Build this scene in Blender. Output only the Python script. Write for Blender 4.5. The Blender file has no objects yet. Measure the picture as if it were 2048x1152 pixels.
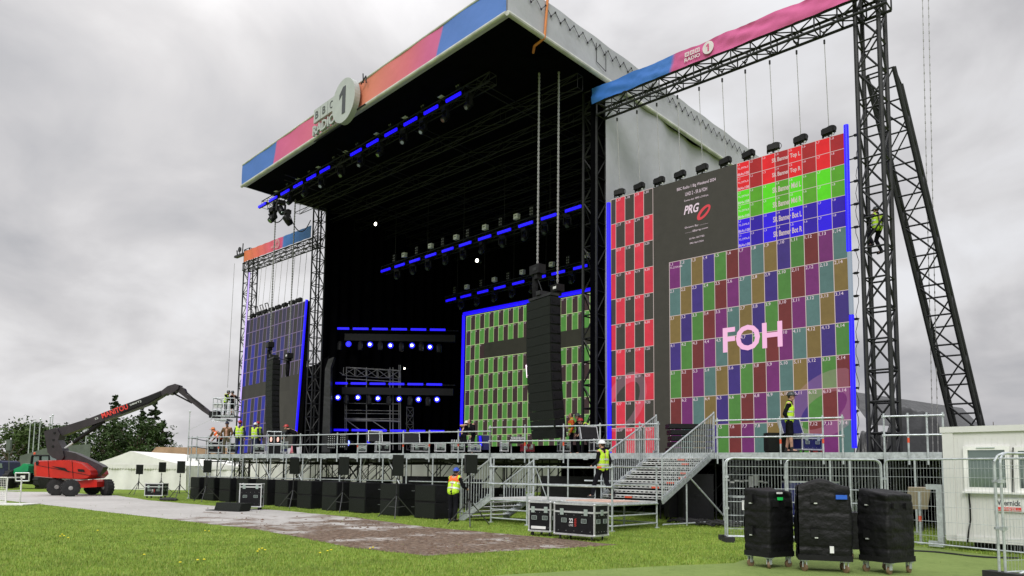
import bpy, math, random
from mathutils import Vector as V, Matrix, noise as mnoise
random.seed(7)
R=math.radians
sc=bpy.context.scene; col=sc.collection
# ------------------------------------------------------------------ camera
FPX,CX,CY=1480.,1012.,805.
PIT,ROL,YAW=0.0933,0.0128,0.823
PH=math.pi-YAW
FH=V((math.cos(PH),math.sin(PH),0)); RH=V((math.sin(PH),-math.cos(PH),0)); UP=V((0,0,1))
FW=FH*math.cos(PIT)+UP*math.sin(PIT); U1=-FH*math.sin(PIT)+UP*math.cos(PIT)
CR=RH*math.cos(ROL)+U1*math.sin(ROL); CU=-RH*math.sin(ROL)+U1*math.cos(ROL)
EYE=V((0,0,1.6))
cd=bpy.data.cameras.new('camera'); co=bpy.data.objects.new('camera',cd); col.objects.link(co)
cd.sensor_width=36; cd.lens=FPX/2048*36; cd.shift_x=(1024-CX)/2048; cd.shift_y=(CY-576)/2048
cd.clip_start=.1; cd.clip_end=3000
co.matrix_world=Matrix.Translation(EYE)@Matrix((CR,CU,-FW)).transposed().to_4x4()
sc.camera=co
# real positions of things: the ray of a surveyed image point met with a real plane
def W(px,py): return CR*((px-CX)/FPX)-CU*((py-CY)/FPX)+FW
def atz(px,py,z=0.): d=W(px,py); return EYE+d*((z-1.6)/d.z)
def atY(px,py,Y): d=W(px,py); return EYE+d*(Y/d.y)
def atX(px,py,X): d=W(px,py); return EYE+d*(X/d.x)
def ath(px,py,h): d=W(px,py); return EYE+d*(h/d.dot(FH))
def proj(p):
    v=V(p)-EYE; t=v.dot(FW); return CX+FPX*v.dot(CR)/t, CY-FPX*v.dot(CU)/t
def hd(p): return (V(p)-EYE).dot(FH)
# ------------------------------------------------------------------ world, sun, exposure
SUN_EL,SUN_AZ=R(42),R(-70)
w=bpy.data.worlds.new('World'); sc.world=w; w.use_nodes=True
nt=w.node_tree; nt.nodes.clear(); N=nt.nodes.new; L=nt.links.new
def nd(t,**k):
    n=N(t)
    for a,b in k.items(): setattr(n,a,b)
    return n
tc=nd('ShaderNodeTexCoord'); sep=nd('ShaderNodeSeparateXYZ'); L(tc.outputs['Generated'],sep.inputs[0])
def m_(op,a,b=None,c=None,clamp=False):
    n=nd('ShaderNodeMath',operation=op,use_clamp=clamp)
    for i,x in enumerate((a,b,c)):
        if x is None: continue
        if hasattr(x,'links') or hasattr(x,'is_linked'): L(x,n.inputs[i])
        else: n.inputs[i].default_value=x
    return n.outputs[0]
zz=m_('MAXIMUM',sep.outputs[2],0.0); den=m_('ADD',zz,.42)
cb=nd('ShaderNodeCombineXYZ'); L(m_('DIVIDE',sep.outputs[0],den),cb.inputs[0]); L(m_('DIVIDE',sep.outputs[1],den),cb.inputs[1])
def nz(scale,det,rough,off,dist=0.):
    mp=nd('ShaderNodeMapping'); mp.inputs['Location'].default_value=off; L(cb.outputs[0],mp.inputs[0])
    n=nd('ShaderNodeTexNoise'); n.inputs['Scale'].default_value=scale; n.inputs['Detail'].default_value=det
    n.inputs['Roughness'].default_value=rough; n.inputs['Distortion'].default_value=dist; L(mp.outputs[0],n.inputs[0]); return n.outputs[0]
n1=nz(1.3,4,.5,(5.4,2.6,0),.3); n2=nz(3.6,6,.52,(7,2,4),.3)
mx=m_('ADD',m_('MULTIPLY',n1,.55),m_('MULTIPLY',n2,.45))
cr=nd('ShaderNodeValToRGB'); L(mx,cr.inputs[0])
e=cr.color_ramp.elements; e[0].position=.36; e[0].color=(.315,.32,.345,1); e[1].position=.61; e[1].color=(.67,.675,.70,1)
x=e.new(.46); x.color=(.45,.445,.46,1)
x=e.new(.53); x.color=(.575,.57,.583,1)
sky=nd('ShaderNodeTexSky',sky_type='NISHITA'); sky.sun_disc=False; sky.sun_elevation=SUN_EL; sky.sun_rotation=SUN_AZ; sky.dust_density=4
hs=nd('ShaderNodeHueSaturation'); hs.inputs['Saturation'].default_value=.25; hs.inputs['Value'].default_value=.1; L(sky.outputs[0],hs.inputs['Color'])
mixs=nd('ShaderNodeMix',data_type='RGBA'); mixs.inputs[0].default_value=.93; L(hs.outputs[0],mixs.inputs[6]); L(cr.outputs[0],mixs.inputs[7])
# an overcast sky is brightest overhead (well above the frame)
g=m_('ADD',m_('MULTIPLY',m_('MAXIMUM',m_('SUBTRACT',sep.outputs[2],.5),0.),4.4),1.0)
bg=nd('ShaderNodeBackground'); L(mixs.outputs[2],bg.inputs[0]); L(g,bg.inputs[1])
wo=nd('ShaderNodeOutputWorld'); L(bg.outputs[0],wo.inputs[0])
sd=bpy.data.lights.new('sun','SUN'); sd.energy=1.5; sd.angle=R(25); sd.color=(1,.97,.92)
so=bpy.data.objects.new('sun',sd); col.objects.link(so)
so.rotation_euler=(R(90)-SUN_EL,0,R(28)); so.location=(0,0,40)
vs=sc.view_settings; vs.view_transform='Standard'; vs.look='None'; vs.exposure=0.30; vs.gamma=1; vs.use_curve_mapping=False
# ------------------------------------------------------------------ materials
def lin(c):
    return tuple(((x/255)/12.92 if x/255<=.04045 else ((x/255+.055)/1.055)**2.4) for x in c)
M={}
def mat(name,c,rough=.6,metal=0.,var=.12,ns=3.,bump=0.,bs=30.,spec=.5,c2=None):
    m=bpy.data.materials.new(name); m.use_nodes=True; t=m.node_tree; b=t.nodes['Principled BSDF']
    b.inputs['Roughness'].default_value=rough; b.inputs['Metallic'].default_value=metal; b.inputs['Specular IOR Level'].default_value=spec
    tcn=t.nodes.new('ShaderNodeTexCoord'); n=t.nodes.new('ShaderNodeTexNoise'); n.inputs['Scale'].default_value=ns; n.inputs['Detail'].default_value=5; n.inputs['Roughness'].default_value=.65
    t.links.new(tcn.outputs['Object'],n.inputs[0])
    r=t.nodes.new('ShaderNodeValToRGB'); t.links.new(n.outputs[0],r.inputs[0])
    a=r.color_ramp.elements; a[0].position=.32; a[1].position=.68
    a[0].color=tuple(x*(1-var) for x in c)+(1,); a[1].color=(tuple(c2) if c2 else tuple(min(1,x*(1+var)) for x in c))+(1,)
    t.links.new(r.outputs[0],b.inputs['Base Color'])
    if bump>0:
        n2=t.nodes.new('ShaderNodeTexNoise'); n2.inputs['Scale'].default_value=bs; n2.inputs['Detail'].default_value=4; t.links.new(tcn.outputs['Object'],n2.inputs[0])
        bp=t.nodes.new('ShaderNodeBump'); bp.inputs['Strength'].default_value=bump; bp.inputs['Distance'].default_value=.05
        t.links.new(n2.outputs[0],bp.inputs['Height']); t.links.new(bp.outputs[0],b.inputs['Normal'])
    M[name]=m; return m
def emit(name,c,s=1.,base=(.01,.01,.01)):
    m=bpy.data.materials.new(name); m.use_nodes=True; b=m.node_tree.nodes['Principled BSDF']
    b.inputs['Base Color'].default_value=base+(1,); b.inputs['Roughness'].default_value=.4
    b.inputs['Emission Color'].default_value=tuple(c)+(1,); b.inputs['Emission Strength'].default_value=s
    M[name]=m; return m
mat('lens_dull',(.22,.22,.23),.4)
mat('galv',(.52,.56,.58),.42,.45,.25,8); mat('alu',(.62,.64,.65),.38,.5,.2,10); mat('dark_truss',(.022,.023,.025),.5,.1,.3,4,spec=.35)
mat('black',(.009,.009,.010),.55,0,.2,5,.1,spec=.25); mat('black_cloth',(.011,.011,.013),.9,0,.35,2.5,.6,9,.2); mat('drape',(.003,.003,.004),.95,0,.3,1.5,.4,3,.02)
mat('cover_cloth',(.005,.005,.006),.55,0,.45,3.5,.5,9,.3)
mat('panel_black',(.009,.009,.011),.42,0,.3,12,.05,spec=.25); mat('grille',(.013,.016,.013),.7,0,.3,60,.5,140,spec=.2)
mat('tarp_grey',(.44,.445,.50),.7,0,.12,.35,.5,1.2); mat('tarp_side',(.45,.455,.51),.7,0,.14,.25,1.,.9); mat('tarp_dark',(.022,.023,.025),.34,0,.5,1.2,1.,2.2)
mat('white_paint',(.75,.75,.72),.5,0,.08,2); mat('marquee',(.82,.82,.79),.6,0,.1,.6,.5,1.5); mat('sign_white',(.42,.45,.44),.5,0,.06,2); mat('sign_dark',(.06,.065,.075),.6)
mat('beam_pale',(.55,.56,.52),.5,.1,.2,1.5); mat('wood',(.30,.22,.14),.8,0,.3,4,.2); mat('ply',(.62,.42,.34),.8,0,.25,2,.1); mat('plank',(.58,.59,.58),.7,.2,.2,3,.2)
mat('red_paint',(.50,.018,.012),.32,0,.15,1.2); mat('boom_dark',(.035,.028,.034),.4,.1,.3,2); mat('rubber',(.02,.02,.021),.85,0,.3,6,.3); mat('rim',(.35,.34,.33),.5,.3,.3)
mat('green_paint',(.01,.30,.11),.35,0,.2,1); mat('glass_dark',(.22,.28,.26),.08,.7,.1,1,spec=.8)
mat('vest',(.50,.78,.03),.7,0,.15,4,.3,20); mat('vest_orange',(.85,.14,.02),.7,0,.15,4,.3,20); mat('tape',(.60,.62,.60),.35,.2)
mat('skin',(.50,.28,.20),.55,0,.1,8); mat('hair',(.05,.03,.02),.8,0,.3,30,.4,60); mat('shirt_black',(.009,.009,.011),.9,0,.4,8,.4,14,.1); mat('trousers',(.010,.010,.014),.9,0,.4,6,.4,10,.1)
mat('jacket_brown',(.12,.065,.022),.85,0,.3,6,.4,12); mat('navy',(.015,.02,.06),.8,0,.3,6); mat('khaki',(.10,.09,.05),.85,0,.3,6); mat('shoe',(.015,.015,.015),.6)
mat('helmet_blue',(.03,.09,.5),.3); mat('helmet_white',(.78,.79,.8),.3); mat('helmet_dark',(.04,.05,.05),.35); mat('helmet_red',(.45,.03,.03),.35); mat('helmet_orange',(.7,.22,.05),.5)
mat('marker_red',(.75,.10,.04),.6); mat('cone',(.8,.25,.2),.6); mat('orange_strap',(.65,.22,.06),.7); mat('red_strap',(.6,.03,.03),.7)
mat('cabin',(.68,.68,.66),.6,0,.06,.8,.15,3); mat('upvc',(.85,.85,.83),.35); mat('cardboard',(.36,.30,.22),.85,0,.12,2)
mat('caster_wheel',(.17,.11,.06),.5); mat('blue_label',(.02,.12,.6),.5); mat('green_label',(.02,.65,.12),.5); mat('white_label',(.8,.8,.8),.6); mat('red_label',(.75,.05,.04),.6)
mat('hoarding',(.10,.12,.10),.8,0,.2,1); mat('chain',(.36,.36,.36),.5,.3,.4,60); mat('bark',(.10,.07,.05),.9,0,.3,6,.5,10)
mat('case_red',(.20,.012,.02),.4); mat('navy_panel',(.012,.014,.10),.35,0,.3,4); mat('brick_tan',(.42,.27,.18),.9,0,.2,1); mat('pink',(.75,.25,.3),.6); mat('yellow_flower',(.85,.72,.03),.6)
emit('led_blue',(.012,.004,1.),1.1); emit('led_dim',(.25,.3,.36),.9); emit('lamp_blue',(.12,.16,1.),5.); emit('lamp_core',(.75,.85,1.),6.); emit('lamp_warm',(1.,.93,.75),6.); emit('lamp_pinkwhite',(1.,.75,.9),1.6)
emit('tube_violet',(.55,.42,.9),1.0); emit('lamp_peach',(1,.55,.45),1.1)
def ledmat(name,attr='Col',s=1.):
    m=bpy.data.materials.new(name); m.use_nodes=True; t=m.node_tree; b=t.nodes['Principled BSDF']
    b.inputs['Base Color'].default_value=(.012,.012,.012,1); b.inputs['Roughness'].default_value=.6; b.inputs['Specular IOR Level'].default_value=.2
    a=t.nodes.new('ShaderNodeVertexColor'); a.layer_name=attr
    tcn=t.nodes.new('ShaderNodeTexCoord'); n=t.nodes.new('ShaderNodeTexNoise'); n.inputs['Scale'].default_value=2.5; n.inputs['Detail'].default_value=8; n.inputs['Roughness'].default_value=.8
    t.links.new(tcn.outputs['Object'],n.inputs[0]); mr=t.nodes.new('ShaderNodeMapRange'); mr.inputs[1].default_value=.3; mr.inputs[2].default_value=.7; mr.inputs[3].default_value=.64*s; mr.inputs[4].default_value=.88*s
    t.links.new(n.outputs[0],mr.inputs[0]); t.links.new(mr.outputs[0],b.inputs['Emission Strength']); t.links.new(a.outputs[0],b.inputs['Emission Color']); M[name]=m; return m
ledmat('led_tiles')
def ghost(name,c,a):
    m=bpy.data.materials.new(name); m.use_nodes=True; t=m.node_tree; t.nodes.clear()
    o=t.nodes.new('ShaderNodeOutputMaterial'); mx=t.nodes.new('ShaderNodeMixShader'); e=t.nodes.new('ShaderNodeEmission'); tr=t.nodes.new('ShaderNodeBsdfTransparent')
    e.inputs[0].default_value=c+(1,); mx.inputs[0].default_value=a
    t.links.new(tr.outputs[0],mx.inputs[1]); t.links.new(e.outputs[0],mx.inputs[2]); t.links.new(mx.outputs[0],o.inputs[0]); M[name]=m
ghost('ghost',(.6,.32,.42),.15)
emit('ink_white',lin((225,205,215)),.8); emit('ink_pink',lin((240,182,218)),.84); emit('ink_red',lin((190,50,60)),1.); emit('ink_banner',lin((225,205,200)),.62)
def foliage(name,c1,c2):
    m=mat(name,c1,.75,0,.1,.9,c2=c2,spec=.2); return m
foliage('leaf_conifer',(.014,.030,.010),(.040,.065,.022)); foliage('leaf_dark',(.022,.045,.012),(.06,.10,.03)); foliage('leaf_mid',(.035,.07,.015),(.09,.13,.04))
# ------------------------------------------------------------------ mesh helpers
class MB:
    def __init__(s): s.v=[]; s.f=[]; s.m=[]
    def add(s,vs,fs,m=0):
        o=len(s.v); s.v+= [V(x) for x in vs]; s.f+=[tuple(i+o for i in f) for f in fs]; s.m+=[m]*len(fs); return s
    def box(s,c,sz,m=0,ax=None):
        c=V(c); ax=ax or (V((1,0,0)),V((0,1,0)),V((0,0,1))); h=[V(ax[i])*(sz[i]/2) for i in range(3)]
        vs=[c+h[0]*a+h[1]*b+h[2]*d for d in (-1,1) for b in (-1,1) for a in (-1,1)]
        return s.add(vs,[(0,2,3,1),(4,5,7,6),(0,1,5,4),(2,6,7,3),(0,4,6,2),(1,3,7,5)],m)
    def tube(s,p,q,r,m=0,n=6,r2=None,cap=True):
        p=V(p);q=V(q); r2=r if r2 is None else r2; a=(q-p)
        if a.length<1e-6: return s
        a.normalize(); u=a.cross(V((0,0,1)) if abs(a.z)<.9 else V((1,0,0))).normalized(); w_=a.cross(u)
        vs=[];
        for (c,rr) in ((p,r),(q,r2)):
            for i in range(n):
                t=2*math.pi*i/n; vs.append(c+u*(rr*math.cos(t))+w_*(rr*math.sin(t)))
        fs=[(i,(i+1)%n,n+(i+1)%n,n+i) for i in range(n)]
        if cap: fs+=[tuple(range(n))[::-1],tuple(range(n,2*n))]
        return s.add(vs,fs,m)
    def path(s,pts,r,m=0,n=6):
        for a,b in zip(pts,pts[1:]): s.tube(a,b,r,m,n)
        return s
    def lathe(s,c,ax,prof,m=0,n=12):
        c=V(c); a=V(ax).normalized(); u=a.cross(V((0,0,1)) if abs(a.z)<.9 else V((1,0,0))).normalized(); w_=a.cross(u); vs=[]
        for r,t in prof:
            for i in range(n):
                k=2*math.pi*i/n; vs.append(c+a*t+u*(r*math.cos(k))+w_*(r*math.sin(k)))
        fs=[]
        for j in range(len(prof)-1):
            for i in range(n): fs.append((j*n+i,j*n+(i+1)%n,(j+1)*n+(i+1)%n,(j+1)*n+i))
        fs+=[tuple(range(n))[::-1],tuple(range((len(prof)-1)*n,len(prof)*n))]
        return s.add(vs,fs,m)
    def ell(s,c,r,m=0,n=10,k=6,ax=None):
        c=V(c); ax=ax or (V((1,0,0)),V((0,1,0)),V((0,0,1))); vs=[]
        for j in range(k+1):
            t=math.pi*j/k-math.pi/2
            for i in range(n):
                q=2*math.pi*i/n; vs.append(c+V(ax[0])*(r[0]*math.cos(t)*math.cos(q))+V(ax[1])*(r[1]*math.cos(t)*math.sin(q))+V(ax[2])*(r[2]*math.sin(t)))
        return s.add(vs,[(j*n+i,j*n+(i+1)%n,(j+1)*n+(i+1)%n,(j+1)*n+i) for j in range(k) for i in range(n)],m)
    def prism(s,pts,vec,m=0):
        n=len(pts); vec=V(vec); vs=[V(p) for p in pts]+[V(p)+vec for p in pts]
        return s.add(vs,[tuple(range(n))[::-1],tuple(range(n,2*n))]+[(i,(i+1)%n,n+(i+1)%n,n+i) for i in range(n)],m)
    def quad(s,a,b,c,d,m=0): return s.add([a,b,c,d],[(0,1,2,3)],m)
    def grid(s,fn,nu,nv,m=0):
        return s.add([fn(i/nu,j/nv) for j in range(nv+1) for i in range(nu+1)],[(j*(nu+1)+i,j*(nu+1)+i+1,(j+1)*(nu+1)+i+1,(j+1)*(nu+1)+i) for j in range(nv) for i in range(nu)],m)
ORIG={}
def link_mesh(name,mb,mats,parent=None,smooth=False,colors=None,org=None,rz=0.):
    me=bpy.data.meshes.new(name)
    if org is None and parent is not None: org,rz=ORIG.get(parent.name,((0,0,0),0.))
    if org is None: org=V((0,0,0))
    org=V(org); c,s=math.cos(-rz),math.sin(-rz)
    vs=[]
    for p in mb.v:
        d=p-org; vs.append((d.x*c-d.y*s,d.x*s+d.y*c,d.z))
    me.from_pydata(vs,[],mb.f)
    if isinstance(mats,str): mats=[mats]
    for m in mats: me.materials.append(M[m])
    me.polygons.foreach_set('material_index',mb.m)
    if smooth: me.polygons.foreach_set('use_smooth',[True]*len(mb.f))
    if colors:
        ca=me.color_attributes.new('Col','FLOAT_COLOR','CORNER'); k=0; buf=[]
        for f,cc in zip(mb.f,colors): buf+= list(cc[:3]+(1.,))*len(f)
        ca.data.foreach_set('color',buf)
    me.update()
    o=bpy.data.objects.new(name,me); col.objects.link(o)
    if parent is not None: o.parent=parent; ORIG[o.name]=(tuple(org),rz)
    else: o.location=org; o.rotation_euler=(0,0,rz)
    return o
def tag(o,label,cat,group=None,kind=None):
    if label: o['label']=label
    if cat: o['category']=cat
    if group: o['group']=group
    if kind: o['kind']=kind
    return o
def thing(name,label,cat,loc=(0,0,0),rz=0.,group=None,kind=None,local=False):
    o=bpy.data.objects.new(name,None); col.objects.link(o); o.location=loc; o.rotation_euler=(0,0,rz); o.empty_display_size=.2
    if not local: ORIG[o.name]=(tuple(loc),rz)
    return tag(o,label,cat,group,kind)
def solo(name,mb,mats,label,cat,group=None,smooth=False,colors=None,kind=None):
    zs=min(v.z for v in mb.v); cx=sum(v.x for v in mb.v)/len(mb.v); cy=sum(v.y for v in mb.v)/len(mb.v)
    o=link_mesh(name,mb,mats,None,smooth,colors,(cx,cy,zs)); return tag(o,label,cat,group,kind)
def structure(name,mb,mats,smooth=False): 
    o=link_mesh(name,mb,mats,None,smooth); o['kind']='structure'; return o
def dup(root,loc,rz=0.,label=None,group=None,scale=None):
    r=root.copy(); col.objects.link(r); r.location=loc; r.rotation_euler=(0,0,rz)
    if scale: r.scale=(scale,)*3 if not isinstance(scale,tuple) else scale
    if label: r['label']=label
    if group: r['group']=group
    for ch in list(root.children):
        c=ch.copy(); col.objects.link(c); c.parent=r
        for g_ in ch.children:
            d=g_.copy(); col.objects.link(d); d.parent=c
    return r
class Rep:  # first call moves the prototype itself, later calls copy it
    def __init__(s,proto): s.p=proto; s.used=False
    def put(s,loc,rz=0.,label=None,group=None,scale=None):
        if s.used: return dup(s.p,loc,rz,label,group,scale)
        s.used=True; p=s.p; p.location=loc; p.rotation_euler=(0,0,rz)
        if scale: p.scale=(scale,)*3 if not isinstance(scale,tuple) else scale
        if label: p['label']=label
        if group: p['group']=group
        return p
OR=['','second','third','fourth','fifth','sixth','seventh','eighth','ninth','tenth','eleventh','twelfth','thirteenth','fourteenth','fifteenth','sixteenth','seventeenth','eighteenth','nineteenth','twentieth']
def ordn(i,n,end='left',oend='right'):
    if i==0: return end+'most'
    if i==n-1: return oend+'most'
    if i<n/2 or n-1-i>=len(OR): return OR[i]+' from the '+end
    return OR[n-1-i]+' from the '+oend
# ------------------------------------------------------------------ lettering cache
TX={}
def prep(strings,offset=0.):
    obs=[]
    for s_ in strings:
        if (s_,offset) in TX: continue
        cu=bpy.data.curves.new('t','FONT'); cu.body=s_; cu.size=1; cu.offset=offset; cu.resolution_u=3
        o=bpy.data.objects.new('t',cu); col.objects.link(o); obs.append((s_,o))
    bpy.context.view_layer.update(); dg=bpy.context.evaluated_depsgraph_get()
    for s_,o in obs:
        me=o.evaluated_get(dg).to_mesh(); vs=[V(v.co) for v in me.vertices]; fs=[tuple(p.vertices) for p in me.polygons]; o.evaluated_get(dg).to_mesh_clear()
        x0=min(v.x for v in vs); x1=max(v.x for v in vs); y0=min(v.y for v in vs); y1=max(v.y for v in vs)
        TX[(s_,offset)]=([((v.x-x0),(v.y-y0)) for v in vs],fs,x1-x0,y1-y0)
    for s_,o in obs:
        cu=o.data; bpy.data.objects.remove(o); bpy.data.curves.remove(cu)
def text(mb,s_,org,r,u,h,width=None,m=0,thick=None,offset=0.):
    vs,fs,w_,hh=TX[(s_,offset)]; k=h/hh; kx=(width/w_) if width else k; org=V(org); r=V(r); u=V(u)
    base=[org+r*(x*kx)+u*(y*k) for x,y in vs]
    if thick is None: mb.add(base,fs,m)
    else:
        t=V(thick); n=len(base); ed={}
        for f in fs:
            for a,b in zip(f,f[1:]+f[:1]): ed[(a,b)]=1
        sides=[(a,b,b+n,a+n) for (a,b) in ed if (b,a) not in ed]
        mb.add(base+[p+t for p in base],fs+[tuple(i+n for i in f[::-1]) for f in fs]+[s4[::-1] for s4 in sides],m)
    return w_*kx
tile_strings=['%d,%d'%(r,c) for r in range(1,11) for c in range(1,21)]
prep(tile_strings+['BBC Radio 1 Big Weekend 2024','UHD 2 - SR & FOH','Canvas size: 3840 x 2160 px','Drawn By: ............','.........@prg.com','Job Nbr: GB177583','09th April 2024','TL:2976,0','864x108','TL:2324,648','RADIO','B','C','1','LIVE','22','EVENTS'])
prep(['PRG','FOH','SR Banner Top L','SR Banner Top R','SR Banner Mid L','SR Banner Mid R','SR Banner Bot L','SR Banner Bot R','MANITOU','280TJ','1','RADIO','22','Wernick'],.025)
ONE=[(.30,0),(.62,0),(.62,1),(.36,1),(.0,.78),(.0,.60),(.30,.76)]
def numeral_one(mb,org,r,u,h,w_,t=None):
    org=V(org); r=V(r); u=V(u); pts=[org+r*(x*w_)+u*(y*h) for x,y in ONE]; k=len(mb.v); base=[pts[0],pts[1],pts[2],pts[3],pts[4],pts[5],pts[6]]
    fs=[(0,1,2,6),(6,2,3),(6,3,4),(6,4,5)]
    mb.add(base,fs)
    if t is not None: mb.prism(base,V(t))
# ------------------------------------------------------------------ lattice
def lattice(ch,br,p0,p1,s1,s2,w_,h_,seg,rc,rb,m=0,ring=True):
    p0=V(p0);p1=V(p1);s1=V(s1).normalized();s2=V(s2).normalized(); a=(p1-p0); Ln=a.length; n=max(1,round(Ln/seg))
    cs=[s1*(w_/2)+s2*(h_/2),-s1*(w_/2)+s2*(h_/2),-s1*(w_/2)-s2*(h_/2),s1*(w_/2)-s2*(h_/2)]
    for c in cs: ch.append((p0+c,p1+c,rc))
    for i in range(n):
        q0=p0+a*(i/n); q1=p0+a*((i+1)/n)
        for k in range(4):
            c0,c1=cs[k],cs[(k+1)%4]
            if (i+k)%2: br.tube(q0+c0,q1+c1,rb,m,4,cap=False)
            else: br.tube(q0+c1,q1+c0,rb,m,4,cap=False)
            if ring: br.tube(q0+c0,q0+c1,rb,m,4,cap=False)
    for k in range(4): br.tube(p1+cs[k],p1+cs[(k+1)%4],rb,m,4,cap=False)
def truss_thing(name,label,cat,p0,p1,s1,s2,w_,h_,seg,rc,rb,mt='dark_truss',group=None,base=None,parent=None):
    t=parent or thing(name,label,cat,base if base is not None else V(p0),0,group)
    chs=[]; br=MB(); lattice(chs,br,p0,p1,s1,s2,w_,h_,seg,rc,rb)
    for a,b,r in chs: link_mesh('chord',MB().tube(a,b,r,0,8),mt,t)
    link_mesh('bracing',br,mt,t); return t
# ================================================================== SETTING
def gmat(name,stops,scale,bumpd,bs,rough=.95,extra=None):
    m=bpy.data.materials.new(name); m.use_nodes=True; t=m.node_tree; b=t.nodes['Principled BSDF']; b.inputs['Roughness'].default_value=rough; b.inputs['Specular IOR Level'].default_value=.15
    g_=t.nodes.new('ShaderNodeNewGeometry'); o=None
    ns=[]
    for sc_,d in scale:
        n=t.nodes.new('ShaderNodeTexNoise'); n.inputs['Scale'].default_value=sc_; n.inputs['Detail'].default_value=d; n.inputs['Roughness'].default_value=.7; t.links.new(g_.outputs['Position'],n.inputs[0]); ns.append(n.outputs[0])
    s_=ns[0]
    for k in ns[1:]:
        a=t.nodes.new('ShaderNodeMath'); a.operation='ADD'; t.links.new(s_,a.inputs[0]); t.links.new(k,a.inputs[1]); s_=a.outputs[0]
    d=t.nodes.new('ShaderNodeMath'); d.operation='DIVIDE'; d.inputs[1].default_value=len(ns); t.links.new(s_,d.inputs[0])
    r=t.nodes.new('ShaderNodeValToRGB'); t.links.new(d.outputs[0],r.inputs[0]); el=r.color_ramp.elements
    while len(el)<len(stops): el.new(.5)
    for q,(p,c) in zip(el,stops): q.position=p; q.color=tuple(c)+(1,)
    t.links.new(r.outputs[0],b.inputs['Base Color'])
    n2=t.nodes.new('ShaderNodeTexNoise'); n2.inputs['Scale'].default_value=bs; n2.inputs['Detail'].default_value=6; t.links.new(g_.outputs['Position'],n2.inputs[0])
    bp=t.nodes.new('ShaderNodeBump'); bp.inputs['Strength'].default_value=.8; bp.inputs['Distance'].default_value=bumpd; t.links.new(n2.outputs[0],bp.inputs['Height']); t.links.new(bp.outputs[0],b.inputs['Normal'])
    M[name]=m; return t,b,g_,r
gmat('grass',[(.34,(.07,.115,.015)),(.45,(.135,.205,.026)),(.56,(.20,.285,.04)),(.68,(.32,.33,.09))],[(.5,3),(4,6),(30,4)],.05,22)
gmat('turf',[(.36,(.12,.17,.05)),(.46,(.175,.24,.07)),(.56,(.21,.28,.085)),(.66,(.27,.31,.12))],[(.9,6),(5,6),(40,4)],.015,60)
t,b,g_,r=gmat('trackway',[(.3,(.34,.33,.31)),(.5,(.47,.455,.435)),(.7,(.58,.565,.545))],[(.3,4),(5,6)],.01,20,.75)
# churned brown mud lying over the boards
n=t.nodes.new('ShaderNodeTexNoise'); n.inputs['Scale'].default_value=.75; n.inputs['Detail'].default_value=9; n.inputs['Roughness'].default_value=.72; t.links.new(g_.outputs['Position'],n.inputs[0])
sx=t.nodes.new('ShaderNodeSeparateXYZ'); t.links.new(g_.outputs['Position'],sx.inputs[0])
mr=t.nodes.new('ShaderNodeMapRange'); mr.inputs[1].default_value=-29; mr.inputs[2].default_value=-15; mr.inputs[3].default_value=-.15; mr.inputs[4].default_value=.13; t.links.new(sx.outputs[0],mr.inputs[0])
ad=t.nodes.new('ShaderNodeMath'); ad.operation='ADD'; t.links.new(n.outputs[0],ad.inputs[0]); t.links.new(mr.outputs[0],ad.inputs[1])
cr=t.nodes.new('ShaderNodeValToRGB'); cr.color_ramp.elements[0].position=.47; cr.color_ramp.elements[1].position=.60; t.links.new(ad.outputs[0],cr.inputs[0])
n3=t.nodes.new('ShaderNodeTexNoise'); n3.inputs['Scale'].default_value=9; n3.inputs['Detail'].default_value=8; t.links.new(g_.outputs['Position'],n3.inputs[0])
c3=t.nodes.new('ShaderNodeValToRGB'); c3.color_ramp.elements[0].position=.35; c3.color_ramp.elements[0].color=(.085,.058,.042,1); c3.color_ramp.elements[1].position=.65; c3.color_ramp.elements[1].color=(.27,.20,.15,1); t.links.new(n3.outputs[0],c3.inputs[0])
mxx=t.nodes.new('ShaderNodeMix'); mxx.data_type='RGBA'; t.links.new(cr.outputs[0],mxx.inputs[0]); t.links.new(r.outputs[0],mxx.inputs[6]); t.links.new(c3.outputs[0],mxx.inputs[7]); t.links.new(mxx.outputs[2],b.inputs['Base Color'])
bp2=t.nodes.new('ShaderNodeBump'); bp2.inputs['Distance'].default_value=.10; t.links.new(cr.outputs[0],bp2.inputs['Strength']); t.links.new(n3.outputs[0],bp2.inputs['Height']); t.links.new(bp2.outputs[0],b.inputs['Normal'])

structure('ground',MB().quad((-1500,-1500,0),(1500,-1500,0),(1500,1500,0),(-1500,1500,0)),'grass')
def sheet(pxs,z,jit=.0,sub=1):
    ps=[atz(x,y,0) for x,y in pxs]; out=[]
    for a,b_ in zip(ps,ps[1:]+ps[:1]):
        k=max(1,int((b_-a).length/.35)) if jit else 1
        for i in range(k):
            q=a.lerp(b_,i/k); out.append(V((q.x+random.uniform(-jit,jit),q.y+random.uniform(-jit,jit),z)))
    return out
PATH=[(-60,983),(90,984),(232,991),(300,1001),(430,1012),(560,1021),(700,1034),(850,1054),(1000,1067),(1120,1078),(1240,1090),(1140,1096),(1000,1103),(850,1112),(700,1095),(520,1060),(400,1046),(300,1034),(130,1014),(30,1003),(-60,996)]
pp_=sheet(PATH,.004,.05)
structure('path',MB().add(pp_,[tuple(range(len(pp_)))[::-1]]),'trackway')
TURF=[(860,1165),(1000,1150),(1150,1142),(1300,1134),(1468,1126),(1540,1104),(1700,1088),(1830,1092),(1990,1112),(2080,1125),(2080,1210),(1700,1210)]
pp_=sheet(TURF,.004,.03)
structure('turf_mat',MB().add(pp_,[tuple(range(len(pp_)))[::-1]]),'turf')
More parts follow.
